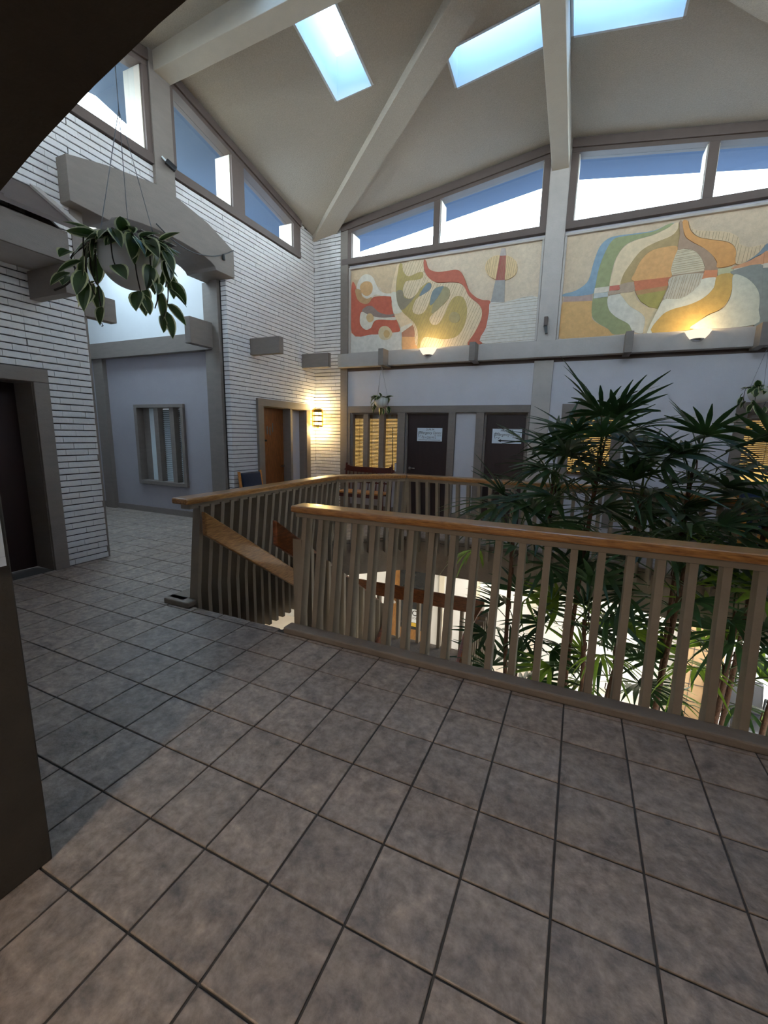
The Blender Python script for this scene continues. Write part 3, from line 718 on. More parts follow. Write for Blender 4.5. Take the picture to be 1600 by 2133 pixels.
railing(rail_near, [(2.30, 2.72), (-2.03, 2.72)], [.099], [.155], (), .113, (.0, .035))

# ------------------------------------------------------------------ the stairs down
stairs = thing('staircase', 'half-turn staircase with oak rails going down inside the well', 'staircase', (-2.58, 2.66, 0))
RISE, GO = .1775, .262
for k in range(1, 8):
    y0 = 2.66+(k-1)*GO; obj('tread', MB().box(-3.09, -2.10, y0, y0+GO+.02, -RISE*k-.16, -RISE*k), M_CARPET, stairs, .008)
YLAND = 2.66+7*GO
ZLAND = -RISE*8
obj('landing', MB().box(-3.09, -1.0, YLAND, 5.62, ZLAND-.2, ZLAND), M_CARPET, stairs, .008)
for k in range(1, 8):
    y1 = YLAND-(k-1)*GO; obj('tread', MB().box(-2.0, -1.0, y1-GO-.02, y1, ZLAND-RISE*k-.16, ZLAND-RISE*k), M_CARPET, stairs, .008)
def slope_board(x, t, y0, z0, y1, z1, h, name='stair_rail', m=None):
    a = [(x, y0, z0-h), (x+t, y0, z0-h), (x+t, y0, z0), (x, y0, z0)]; b = [(x, y1, z1-h), (x+t, y1, z1-h), (x+t, y1, z1), (x, y1, z1)]
    return obj(name, MB().hexa(a, b), m or M_OAKY, stairs, .010)
slope_board(-2.985, .05, 2.70, .90, 4.72, -.50, .215)
slope_board(-2.125, .045, 2.60, .93, 4.62, -.47, .20, m=M_OAKD)
slope_board(-1.985, .04, 4.62, -.52, 2.9, -1.72, .20, m=M_OAKD)
slope_board(-1.02, .05, 4.55, -.62, 2.75, -1.86, .20, m=M_OAKD)
obj('landing_rail', MB().box(-2.99, -.97, 5.48, 5.53, -.775, -.575), M_OAKD, stairs, .010)
obj('landing_rail', MB().box(-1.02, -.97, 4.55, 5.50, -.815, -.615), M_OAKD, stairs, .010)
for x, m in ((-3.13, M_SLAT), (-2.11, M_SLAT)):
    a = [(x, 2.66, -.42), (x+.045, 2.66, -.42), (x+.045, 2.66, -.02), (x, 2.66, -.02)]; b = [(x, YLAND+.1, ZLAND-.3), (x+.045, YLAND+.1, ZLAND-.3), (x+.045, YLAND+.1, ZLAND+.12), (x, YLAND+.1, ZLAND+.12)]
    obj('stringer', MB().hexa(a, b), m, stairs)
for x in (-2.03, -1.02):
    a = [(x, YLAND, ZLAND-.42), (x+.045, YLAND, ZLAND-.42), (x+.045, YLAND, ZLAND+.1), (x, YLAND, ZLAND+.1)]; b = [(x, 2.7, ZLOW), (x+.045, 2.7, ZLOW), (x+.045, 2.7, ZLOW+.3), (x, 2.7, ZLOW+.3)]
    obj('stringer', MB().hexa(a, b), M_SLAT, stairs)
def stair_slat(x, y, ztop, zbot, slope, along='y'):
    d = .085
    if along == 'y': poly = [(y-.0, zbot), (y+.042, zbot), (y+.042, ztop+slope*.042), (y, ztop)]; mb = MB().prism(poly, lambda u, z, t: (x+t, u, z), 0, d)
    else: mb = MB().prism([(x, zbot), (x+.042, zbot), (x+.042, ztop), (x, ztop)], lambda u, z, t: (u, y+t, z), 0, d)
    obj('stair_slat', mb, M_SLAT, stairs)
y = 2.80
while y < 4.55:
    zr = .93-.694*(y-2.60); stair_slat(-2.08, y, zr-.05, zr-1.15, -.694); y += .14
y = 4.50
while y > 2.95:
    zr = -.62+.69*(y-4.55); stair_slat(-.975, y, zr-.04, zr-1.05, .69); y -= .14
y = 4.62
while y < 5.48: stair_slat(-.975, y, -.68, ZLAND-.25, 0); y += .15
x = -2.9
while x < -1.0: stair_slat(x, 5.53, -.66, ZLAND-.22, 0, 'x'); x += .16

# ------------------------------------------------------------------ the lobby below
lw = MB()
LR = lambda u, z, d: (u, YB+d, z)
slab(LR, rect_minus((-7.0, 5.5, ZLOW, -.5), [(-3.42, -2.52, ZLOW, -.75)]), 0, .15, lw)
wall_lobby = struct('wall_lobby', lw, M_WHITE, 'bright white lobby wall on the storey below')
obj('side_wall', MB().box(-7.15, -7.0, -1, 8.2, ZLOW, -.5).box(5.5, 5.65, -1, 8.2, ZLOW, -.5).box(-7, 5.5, -1.15, -1, ZLOW, -.5), M_CREAM, wall_lobby)
for x in (-2.34, -1.62, -.55, .95): obj('pilaster', band(LR, x, x+.10, ZLOW, -.5, -.04, .02), M_CREAM, wall_lobby)
obj('beige_wall', MB().box(1.75, 2.35, 7.75, 7.9, ZLOW, -.5), node_mat('beige_tile_wall', 'a88a66', .7, .1, 6), wall_lobby)
g = MB()
for k in range(7): g.box(1.745, 2.355, 7.743, 7.752, ZLOW+.3*k+.29, ZLOW+.3*k+.30)
for k in range(3): g.box(1.75+.2*k, 1.757+.2*k, 7.743, 7.752, ZLOW, -.5)
obj('tile_joint', g, M_GROUT, wall_lobby)
floor_lobby = obj('floor_lobby', MB().box(-7, 5.5, -1, 8.05, ZLOW-.1, ZLOW), M_FLOORL); tag(floor_lobby, 'pale bright floor of the lobby below', 'floor', None, 'structure')
d5 = obj('door_5', band(LR, -3.42, -2.52, ZLOW, -.75, .06, .11), wood_mat('lobby_oak_door', '7d5226', '9c7038', (8, 8, 1)), None, .003)
tag(d5, 'wooden lobby door with a dark glass light seen below through the slats', 'door', None, 'structure')
obj('pane', band(LR, -3.24, -2.56, -2.52, -.78, .05, .058), M_DGLASS, d5)
k = MB().tube([(-3.33, YB+.06, -1.95), (-3.33, YB-.02, -1.95)], .035, 10); obj('door_knob', k, M_CHROME, d5)
ps = thing('poster', 'white notice with a large letter O behind the lobby door glass', 'poster', (-2.88, YB+.04, -2.2))
obj('paper', band(LR, -3.10, -2.74, -2.36, -2.06, .040, .046), M_SIGN, ps)
for s, sz, cx, cz in (('O', .17, -2.87, -2.15), ('ION', .07, -2.86, -2.26)):
    o = put('lettering', text_mesh(s, sz, M_INK if s == 'O' else M_INKG), ps); o.matrix_basis = Matrix.Translation((cx, YB+.037, cz)) @ Matrix.Rotation(math.pi/2, 4, 'X')
obj('yellow_strip', band(LR, -3.10, -2.74, -2.45, -2.37, .040, .046), node_mat('yellow_paper', 'c9a83a', .6, .05, 5), ps)
# light panels added under the upper floor, in place of sunlight in the lobby
for n, (x, y, ll) in enumerate([(-4.6, 6.9, 'added fill-light panel over the lobby door'), (-1.2, 7.1, 'added fill-light panel below the signed doors'), (1.3, 7.1, 'added fill-light panel beside the beige lobby wall'),
                           (3.6, 6.2, 'added fill-light panel over the lobby chair'), (3.6, 3.2, 'added fill-light panel right of the planter'), (-4.7, 3.6, 'added fill-light panel left of the stairs'), (.6, 1.2, 'added fill-light panel under the near floor')]):
    f = thing('lobby_fill_light', ll, 'ceiling light', (x, y, -.5))
    obj('panel_back', MB().box(x-.65, x+.65, y-.35, y+.35, -.515, -.50), M_WHITE, f); obj('glow_panel', MB().box(x-.6, x+.6, y-.3, y+.3, -.525, -.514), M_FILL, f)
# planter
pl = thing('planter', 'round white planter wall below holding the lady palms', 'planter', (.45, 5.2, ZLOW))
prof = [(1.55, 0), (1.55, .62), (1.50, .66), (1.36, .66), (1.32, .62), (1.32, .3)]
obj('wall', MB().lathe(prof, (.45, 5.2, ZLOW), 48), M_WHITE, pl, 0, True)
obj('soil', MB().lathe([(0, .46), (1.33, .46)], (.45, 5.2, ZLOW), 32), M_SOIL, pl)
def chair_black():
    c = thing('armchair', 'black vinyl armchair standing on the lobby floor below', 'chair', (2.55, 7.2, ZLOW))
    X, Y, Z = 2.55, 7.2, ZLOW
    obj('seat', MB().box(X-.25, X+.25, Y-.26, Y+.24, Z+.40, Z+.50), M_LEATHER, c, .035)
    obj('backrest', MB().hexa([(X-.25, Y+.20, Z+.48), (X+.25, Y+.20, Z+.48), (X+.25, Y+.28, Z+.48), (X-.25, Y+.28, Z+.48)], [(X-.24, Y+.30, Z+.95), (X+.24, Y+.30, Z+.95), (X+.24, Y+.37, Z+.95), (X-.24, Y+.37, Z+.95)]), M_LEATHER, c, .04)
    for s in (-1, 1):
        xx = X+s*.28
        obj('arm', MB().tube(spline([(xx, Y+.30, Z+.72), (xx, Y-.1, Z+.70), (xx, Y-.25, Z+.62), (xx, Y-.27, Z+.3), (xx, Y-.24, Z)], 4, False), .017, 8), M_BLACK, c)
        obj('leg', MB().tube([(xx, Y+.30, Z+.72), (xx, Y+.33, Z)], .017, 8), M_BLACK, c)
chair_black()

# ------------------------------------------------------------------ murals (painted relief panels)
def ribs(mb, poly, ang, gap, d):
    ca, sa = math.cos(ang), math.sin(ang); R2 = [(x*ca+z*sa, -x*sa+z*ca) for x, z in poly]
    v = min(q[1] for q in R2)+gap*.6; top = max(q[1] for q in R2); k = 0
    while v < top:
        xs = []
        for i in range(len(R2)):
            (x1, y1), (x2, y2) = R2[i], R2[(i+1) % len(R2)]
            if (y1 > v) != (y2 > v): xs.append(x1+(x2-x1)*(v-y1)/(y2-y1))
        xs.sort()
        for a, b in zip(xs[::2], xs[1::2]):
            if b-a > .02:
                a += .008; b -= .008; w_ = .006*math.sin(k*2.1)
                mb.bar((a*ca-v*sa, YB+d, a*sa+v*ca), (b*ca-(v+w_)*sa, YB+d, b*sa+(v+w_)*ca), .0045, .0022, (0, 1, 0))
        v += gap*(1+.25*math.sin(k*1.7)); k += 1
RIBS = {'cream_field': (1.15, .052), 'sun_disc': (1.45, .034), 'pale_field': (.02, .05), 'ribbed_half': (.06, .03), 'ribbed_base': (1.4, .032), 'ribbed_sky': (1.5, .042)}
def mural(label, shapes):
    r = thing('mural_panel', label, 'mural', (sum(p[0] for p in shapes[0][2])/4, YB, 3.2))
    g = MB()
    for n, (nm, hx, pts) in enumerate(shapes):
        if nm != 'ground' and len(pts) > 5: pts = spline(pts, 4)
        hx = ''.join('%02x' % int(.74*int(hx[i:i+2], 16)+.26*w_) for i, w_ in ((0, 214), (2, 196), (4, 178)))
        col = M_MUR.get(hx)
        if col is None: col = M_MUR[hx] = node_mat('mural_'+nm, hx, .8, .10, 14, .5 if nm in ('ground', 'sand', 'stipple', 'ribbed_sky', 'cream_field') else .2, 70)
        d = .044-.0011*n
        obj(nm, MB().prism(pts, F_BACK, d, .0495), col, r)
        if nm in RIBS: ribs(g, pts, RIBS[nm][0], RIBS[nm][1], d-.0002)
    tag(obj('incised_lines', g, node_mat('incised_line', '9a8768', .9, .1, 9), r), kind='stuff')
M_MUR = {}
MURAL_A=[('ground','d2bfa4',[(-4.473,4.796),(-0.858,4.767),(-0.83,3.208),(-4.446,3.218)]),('sand','cdb28c',[(-4.457,4.782),(-3.449,4.775),(-3.529,4.568),(-3.573,4.403),(-3.579,4.28),(-3.769,4.321),(-3.875,4.437),(-4.455,4.515)]),('stipple','d0cfca',[(-4.449,3.619),(-4.15,3.578),(-3.843,3.561),(-3.546,3.552),(-3.343,3.55),(-3.327,3.228),(-4.446,3.224)]),('red_field','bd4a34',[(-4.456,4.528),(-4.362,4.492),(-4.345,4.337),(-4.281,4.203),(-4.127,4.149),(-3.976,4.248),(-3.797,4.254),(-3.592,4.22),(-3.573,4.057),(-3.526,3.903),(-3.465,3.798),(-3.419,3.694),(-3.387,3.578),(-3.546,3.565),(-3.753,3.555),(-3.995,3.559),(-4.449,3.624)]),('white_loop','dcd8cc',[(-4.33,4.438),(-4.316,4.563),(-4.21,4.676),(-4.089,4.681),(-3.982,4.611),(-3.905,4.465),(-3.829,4.357),(-3.71,4.294),(-3.576,4.275),(-3.58,4.226),(-3.798,4.264),(-3.947,4.29),(-4.051,4.205),(-4.19,4.295)]),('brown_loop','b98f5c',[(-4.371,4.442),(-4.237,4.402),(-4.221,4.299),(-4.113,4.237),(-4.007,4.256),(-4.051,4.167),(-4.157,4.144),(-4.297,4.217),(-4.351,4.312)]),('disc','d6a468',[(-4.269,4.456),(-4.229,4.532),(-4.132,4.561),(-4.026,4.524),(-3.986,4.437),(-4.008,4.339),(-4.092,4.29),(-4.196,4.326)]),('grey_lens','7f6c66',[(-4.217,4.017),(-4.111,4.096),(-3.989,4.085),(-3.851,3.97),(-3.672,3.904),(-3.468,3.898),(-3.612,3.848),(-3.849,3.866),(-4.032,3.923)]),('white_drop','dcd8c8',[(-4.217,4.004),(-4.262,3.892),(-4.245,3.76),(-4.135,3.661),(-4.013,3.685),(-3.953,3.788),(-3.849,3.825),(-3.494,3.788),(-3.484,3.844),(-3.759,3.853),(-4.032,3.918)]),('disc','d4b075',[(-4.117,3.884),(-4.078,3.953),(-4.002,3.946),(-3.952,3.87),(-3.984,3.804),(-4.066,3.798)]),('tan_ring','cfbc92',[(-3.844,3.587),(-3.801,3.673),(-3.712,3.697),(-3.622,3.665),(-3.546,3.565),(-3.588,3.466),(-3.706,3.436),(-3.806,3.481)]),('disc','c19a5c',[(-3.729,3.553),(-3.695,3.614),(-3.629,3.604),(-3.593,3.543),(-3.627,3.482),(-3.692,3.481)]),('cream_band','e6cca2',[(-3.463,4.774),(-3.529,4.568),(-3.573,4.403),(-3.579,4.28),(-3.543,4.004),(-3.465,3.798),(-3.344,3.588),(-3.319,3.232),(-3.006,3.234),(-3.008,3.513),(-3.092,3.704),(-3.325,3.91),(-3.444,4.094),(-3.485,4.319),(-3.464,4.584),(-3.407,4.769)]),('white_band','dedacb',[(-3.582,4.276),(-3.472,4.274),(-3.444,4.094),(-3.331,3.94),(-3.502,3.901),(-3.543,4.029)]),('white_wedge','dedacb',[(-3.36,3.639),(-3.204,3.689),(-3.115,3.719),(-3.092,3.687),(-3.202,3.627),(-3.343,3.55)]),('brown_block','a86c50',[(-3.342,3.545),(-3.086,3.687),(-3.011,3.599),(-3.008,3.443),(-3.329,3.466)]),('orange_block','dba065',[(-3.331,3.466),(-3.008,3.443),(-3.0,3.233),(-3.321,3.227)]),('cream_field','dcc8a2',[(-3.356,4.762),(-2.935,4.77),(-2.919,4.564),(-2.684,4.367),(-2.423,4.337),(-2.243,4.302),(-2.137,4.212),(-2.054,4.066),(-1.873,3.91),(-1.804,3.794),(-1.819,3.634),(-1.918,3.433),(-2.033,3.24),(-2.964,3.236),(-3.089,3.618),(-3.327,3.984),(-3.367,4.379)]),('olive_tree','a8924c',[(-3.421,4.771),(-3.364,4.764),(-3.341,4.641),(-3.232,4.537),(-3.041,4.58),(-2.946,4.568),(-2.95,4.479),(-3.091,4.455),(-3.279,4.454),(-3.337,4.327),(-3.305,4.202),(-3.191,4.142),(-3.068,4.201),(-2.977,4.311),(-2.844,4.386),(-2.777,4.359),(-2.774,4.288),(-2.891,4.206),(-3.052,4.127),(-3.129,3.965),(-3.098,3.877),(-2.986,3.842),(-2.879,3.893),(-2.803,4.03),(-2.756,4.192),(-2.68,4.278),(-2.536,4.285),(-2.43,4.227),(-2.412,4.132),(-2.484,3.998),(-2.611,3.916),(-2.766,3.786),(-2.776,3.703),(-2.706,3.636),(-2.6,3.652),(-2.5,3.787),(-2.429,3.946),(-2.357,4.056),(-2.257,4.092),(-2.153,4.046),(-2.082,3.889),(-2.083,3.68),(-2.149,3.497),(-2.272,3.387),(-2.48,3.365),(-2.696,3.404),(-2.861,3.428),(-2.935,3.359),(-2.958,3.236),(-3.006,3.239),(-3.008,3.513),(-3.092,3.704),(-3.325,3.91),(-3.444,4.094),(-3.479,4.319),(-3.458,4.583)]),('grey_fork','7c7560',[(-3.473,4.293),(-3.351,4.304),(-3.31,4.183),(-3.191,4.137),(-3.076,4.183),(-3.243,4.013),(-3.355,3.957),(-3.438,4.093)]),('blue_leaf','5d7384',[(-2.999,4.17),(-2.922,4.3),(-2.831,4.377),(-2.773,4.345),(-2.786,4.266),(-2.891,4.202)]),('blue_leaf','5f7682',[(-2.785,3.992),(-2.756,4.192),(-2.675,4.272),(-2.528,4.277),(-2.621,4.13),(-2.709,4.021)]),('sage_leaf','8c8660',[(-2.523,4.276),(-2.427,4.215),(-2.421,4.09),(-2.547,3.957),(-2.741,3.832),(-2.709,4.016),(-2.615,4.125)]),('eye','948a5c',[(-2.406,3.743),(-2.371,3.811),(-2.294,3.823),(-2.22,3.774),(-2.203,3.69),(-2.254,3.635),(-2.337,3.642),(-2.39,3.682)]),('red_ribbon','ad4a36',[(-2.935,4.77),(-2.897,4.765),(-2.841,4.625),(-2.692,4.548),(-2.483,4.533),(-2.331,4.537),(-2.227,4.489),(-2.145,4.355),(-2.06,4.163),(-1.929,4.035),(-1.803,3.976),(-1.661,3.93),(-1.689,3.692),(-1.723,3.465),(-1.771,3.247),(-2.033,3.24),(-1.918,3.433),(-1.819,3.634),(-1.804,3.794),(-1.873,3.915),(-2.055,4.071),(-2.138,4.217),(-2.243,4.309),(-2.423,4.341),(-2.684,4.372),(-2.848,4.485),(-2.924,4.635)]),('pale_field','cfcdc6',[(-1.66,3.925),(-1.427,3.902),(-0.854,3.914),(-0.831,3.215),(-1.759,3.246),(-1.714,3.51),(-1.68,3.737)]),('sun_disc','dcbd88',[(-1.793,4.501),(-1.759,4.607),(-1.656,4.665),(-1.528,4.663),(-1.388,4.628),(-1.28,4.543),(-1.243,4.441),(-1.265,4.336),(-1.363,4.272),(-1.501,4.265),(-1.633,4.305),(-1.745,4.391)]),('spire_red','96423a',[(-1.551,4.655),(-1.444,4.645),(-1.438,4.257),(-1.598,4.272)]),('spire_grey','8d8f90',[(-1.598,4.272),(-1.438,4.257),(-1.427,3.902),(-1.656,3.925)]),('spire_tip','aca2a0',[(-1.551,4.655),(-1.531,4.769),(-1.468,4.764),(-1.444,4.645)])]
MURAL_B=[('ground','cbb496',[(-0.484,4.789),(2.042,4.757),(2.259,3.237),(-0.472,3.247)]),('orange_field','d6a35c',[(-0.467,3.816),(-0.026,3.788),(-0.016,3.542),(0.067,3.448),(0.216,3.352),(0.344,3.243),(-0.468,3.247)]),('mauve_band','a88a80',[(-0.47,3.901),(-0.037,3.896),(-0.032,3.789),(-0.467,3.816)]),('blue_curve','6d93b0',[(-0.47,3.939),(-0.306,3.967),(-0.162,4.05),(-0.105,4.15),(-0.071,4.347),(-0.013,4.559),(0.073,4.664),(0.192,4.704),(0.435,4.701),(0.723,4.701),(0.89,4.759),(0.951,4.752),(0.587,4.633),(0.262,4.577),(0.128,4.4),(0.035,4.173),(-0.007,3.904),(-0.47,3.901)]),('green_band','84905e',[(0.96,4.751),(0.863,4.697),(0.694,4.641),(0.482,4.606),(0.341,4.542),(0.245,4.384),(0.207,4.191),(0.193,3.993),(0.188,3.811),(0.217,3.645),(0.336,3.512),(0.52,3.394),(0.593,3.282),(0.344,3.247),(0.236,3.345),(0.088,3.44),(-0.014,3.563),(-0.029,3.813),(-0.009,4.016),(0.017,4.256),(0.081,4.486),(0.178,4.658),(0.326,4.683),(0.473,4.683),(0.724,4.691),(0.89,4.759)]),('cream_curve','e3cba2',[(0.96,4.751),(1.021,4.754),(1.021,4.668),(0.945,4.587),(0.743,4.525),(0.573,4.435),(0.446,4.259),(0.368,4.112),(0.354,3.975),(0.201,3.972),(0.217,4.19),(0.262,4.402),(0.36,4.539),(0.501,4.599),(0.713,4.633),(0.881,4.696)]),('white_curve','d2d2c6',[(0.196,3.831),(0.369,3.853),(0.424,3.767),(0.511,3.658),(0.673,3.542),(0.744,3.436),(0.736,3.245),(0.593,3.282),(0.52,3.394),(0.336,3.512),(0.217,3.645)]),('olive_ring','a88c56',[(1.023,4.753),(1.051,4.663),(1.058,4.533),(1.047,4.431),(0.875,4.445),(0.702,4.417),(0.589,4.299),(0.532,4.151),(0.526,4.034),(0.531,3.954),(0.357,3.95),(0.368,4.112),(0.446,4.259),(0.573,4.435),(0.743,4.525),(0.945,4.587),(1.021,4.668)]),('tan_tail','d8c294',[(0.366,3.863),(0.543,3.874),(0.594,3.749),(0.738,3.62),(0.897,3.577),(0.79,3.241),(0.737,3.245),(0.744,3.436),(0.673,3.542),(0.511,3.658),(0.406,3.789)]),('white_tile','d6d0be',[(-0.015,3.976),(0.194,3.981),(0.195,3.902),(-0.017,3.894)]),('blue_tile','b2bcbc',[(-0.017,3.894),(0.191,3.896),(0.187,3.828),(-0.019,3.819)]),('red_tile','c45a4a',[(0.2,3.98),(0.344,3.984),(0.344,3.912),(0.198,3.91)]),('mauve_tile','a89078',[(0.344,3.984),(0.533,4.001),(0.547,3.873),(0.372,3.861),(0.204,3.846),(0.198,3.908),(0.344,3.912)]),('orange_half','dc9f5a',[(1.047,4.427),(0.875,4.445),(0.702,4.413),(0.589,4.295),(0.532,4.147),(0.528,4.018),(1.022,4.017),(1.043,4.275)]),('red_half','c2603a',[(0.528,4.014),(1.022,4.017),(0.993,3.898),(0.563,3.868)]),('brown_half','a97a48',[(0.563,3.868),(0.993,3.898),(0.975,3.836),(0.592,3.805)]),('olive_half','98903e',[(0.592,3.805),(0.975,3.836),(0.897,3.577),(0.774,3.618),(0.654,3.709)]),('ribbed_half','d0c4a4',[(1.056,4.385),(1.141,4.382),(1.265,4.337),(1.361,4.231),(1.422,4.094),(1.421,4.044),(1.025,4.039)]),('brown_bar','957a62',[(1.025,4.039),(1.421,4.044),(1.419,4.013),(1.018,4.01)]),('ribbed_base','c2bda8',[(1.018,4.01),(1.419,4.013),(1.39,3.871),(1.287,3.754),(1.157,3.691),(0.963,3.7),(0.997,3.863)]),('brown_arch','9c7e66',[(1.031,4.758),(1.065,4.756),(1.119,4.56),(1.234,4.451),(1.378,4.357),(1.49,4.25),(1.562,4.131),(1.582,4.04),(1.427,4.053),(1.42,4.109),(1.361,4.231),(1.265,4.337),(1.141,4.386),(1.055,4.389),(1.058,4.588)]),('orange_ribbon','d89348',[(1.07,4.758),(1.132,4.755),(1.179,4.624),(1.292,4.515),(1.464,4.453),(1.664,4.387),(1.757,4.284),(1.782,4.102),(1.578,4.07),(1.56,4.149),(1.49,4.25),(1.378,4.357),(1.214,4.473),(1.122,4.569)]),('coral_tile','d67e50',[(1.427,4.053),(1.582,4.04),(1.588,3.933),(1.407,3.936)]),('sage_tile','b6ba8e',[(1.581,4.052),(1.766,4.057),(1.773,3.955),(1.593,3.958)]),('white_swoop','d8dac8',[(1.407,3.936),(1.588,3.933),(1.565,3.799),(1.465,3.679),(1.306,3.6),(1.07,3.545),(0.959,3.457),(0.858,3.236),(0.79,3.241),(0.898,3.571),(0.963,3.7),(1.157,3.691),(1.287,3.754),(1.39,3.871)]),('gold_swoop','c29a44',[(1.59,3.959),(1.773,3.955),(1.783,3.738),(1.755,3.593),(1.671,3.489),(1.531,3.426),(1.418,3.321),(1.388,3.246),(0.858,3.236),(0.942,3.455),(1.07,3.545),(1.306,3.6),(1.465,3.679),(1.565,3.799)]),('ribbed_sky','d6bc94',[(1.146,4.753),(1.21,4.637),(1.348,4.588),(1.613,4.534),(1.767,4.442),(1.795,4.35),(1.927,4.291),(2.106,4.303),(2.016,4.194),(1.892,4.096),(1.785,4.098),(1.76,4.284),(1.664,4.392),(1.463,4.457),(1.291,4.519),(1.186,4.632)]),('blue_wing','657d90',[(1.892,4.094),(2.017,4.191),(2.105,4.311),(2.12,4.211),(2.006,4.157),(1.922,4.101)]),('coral_wing','d08a5e',[(1.766,4.055),(1.907,4.099),(2.05,4.168),(2.12,4.211),(2.143,4.05),(1.771,4.027)]),('white_wing','d6d0c0',[(1.771,4.027),(2.143,4.05),(2.151,3.993),(1.768,4.006)]),('slate_field','75807e',[(1.768,4.006),(2.151,3.993),(2.258,3.241),(2.103,3.246),(2.129,3.446),(2.109,3.648),(2.026,3.801),(1.902,3.906),(1.776,3.947)]),('white_oval','ccd0be',[(1.775,3.943),(1.902,3.906),(2.026,3.798),(2.109,3.648),(2.131,3.446),(2.106,3.246),(1.388,3.246),(1.424,3.336),(1.563,3.429),(1.703,3.492),(1.769,3.606),(1.787,3.737)])]

MURAL_B[0] = ('ground', MURAL_B[0][1], [(-.49, 4.81), (3.22, 4.81), (3.22, 3.22), (-.49, 3.22)])
for nm, hx, pts in [('slate_field', '75807e', [(2.10, 3.995), (3.22, 3.95), (3.22, 3.235), (2.20, 3.235)]), ('white_wing', 'd6d0c0', [(2.10, 4.05), (3.22, 4.10), (3.22, 3.95), (2.10, 3.995)]), ('coral_wing', 'd08a5e', [(2.09, 4.19), (3.22, 4.62), (3.22, 4.10), (2.10, 4.05)])]: MURAL_B.append((nm, hx, pts))
MURAL_A[0] = ('ground', MURAL_A[0][1], [(-4.47, 4.81), (-.865, 4.81), (-.865, 3.22), (-4.47, 3.22)])
mural('abstract relief mural of a branching olive tree, red ribbon and sun disc', MURAL_A)
mural('abstract relief mural of a split orange disc inside green and gold bands', MURAL_B)

# ------------------------------------------------------------------ signs on the doors
def wall_text(parent, s, size, m, cx, cz, y, width=None, italic=0.0):
    o = put('lettering', text_mesh(s, size, m, italic, width), parent)
    o.matrix_basis = Matrix.Translation((cx, y, cz)) @ Matrix.Rotation(math.pi/2, 4, 'X'); return o
def tooth(parent, x, z, s, y):
    p = [(x-.9*s, z+.3*s), (x-.8*s, z+.8*s), (x-.4*s, z+.95*s), (x, z+.8*s), (x+.4*s, z+.95*s), (x+.85*s, z+.75*s)]
    q = [(x-.9*s, z+.3*s), (x-.75*s, z-.3*s), (x-.6*s, z-.9*s)]; r = [(x+.75*s, z-.35*s), (x+.6*s, z-.9*s), (x+.4*s, z-1.0*s)]; w = [(x-.2*s, z-.55*s), (x, z-.45*s), (x+.2*s, z-.55*s)]
    mb = MB()
    for c in (p, q, r, w): mb.tube([(u, y, v) for u, v in spline(c, 4, False)], .0035, 5)
    obj('tooth_logo', mb, M_INK, parent)
YS = YB+.076
s1 = thing('sign', 'white sign reading 2-M-M with a tooth logo on the left dark door', 'sign', (-2.71, YS, 1.48))
obj('plate', MB().box(-2.968, -2.455, YS-.002, YS+.006, 1.485, 1.742), M_SIGN, s1)
yt = YS-.004
wall_text(s1, '2-M-M', .055, M_INK, -2.70, 1.708, yt, .16)
tooth(s1, -2.895, 1.615, .058, yt)
wall_text(s1, 'Emergency', .075, M_INK, -2.79, 1.645, yt, .27, .25); wall_text(s1, 'Dental', .075, M_INKG, -2.555, 1.645, yt, .17, .25)
wall_text(s1, 'St. Louis', .045, M_INKG, -2.54, 1.598, yt, .14, .25)
wall_text(s1, '314-208-9915', .06, M_INKG, -2.71, 1.553, yt, .27)
wall_text(s1, 'www.emergencydentalstlouis.com', .03, M_INK, -2.71, 1.51, yt, .45)
s2 = thing('sign', 'white PRIVATE sign with a left arrow on the right dark door', 'sign', (-1.23, YS, 1.48))
obj('plate', MB().box(-1.492, -.968, YS-.002, YS+.006, 1.478, 1.742), M_SIGN, s2)
wall_text(s2, 'PRIVATE', .055, M_INK, -1.23, 1.707, yt, .22)
tooth(s2, -1.405, 1.615, .055, yt)
wall_text(s2, 'Emergency', .075, M_INK, -1.31, 1.637, yt, .27, .25); wall_text(s2, 'Dental', .075, M_INKG, -1.08, 1.637, yt, .17, .25)
wall_text(s2, 'St. Louis', .045, M_INKG, -1.065, 1.592, yt, .13, .25)
obj('arrow', MB().prism([(-1.385, 1.528), (-1.33, 1.555), (-1.33, 1.538), (-1.08, 1.534), (-1.08, 1.516), (-1.33, 1.518), (-1.33, 1.500)], lambda u, z, d: (u, yt+d, z), 0, .002), M_INK, s2)
s3 = thing('framed_notice', 'white-framed notice on the dark jamb at the left edge', 'notice', (PX0, .5, 1.16))
obj('frame', MB().box(PX0, PX0+.022, .30, .70, 1.16, 1.19).box(PX0, PX0+.022, .30, .70, 1.66, 1.69).box(PX0, PX0+.022, .675, .70, 1.191, 1.659).box(PX0, PX0+.022, .30, .325, 1.191, 1.659), M_SIGN, s3)
obj('print', MB().box(PX0, PX0+.010, .32, .68, 1.18, 1.67), node_mat('dark_print', '3b3d33', .5, .2, 8), s3)

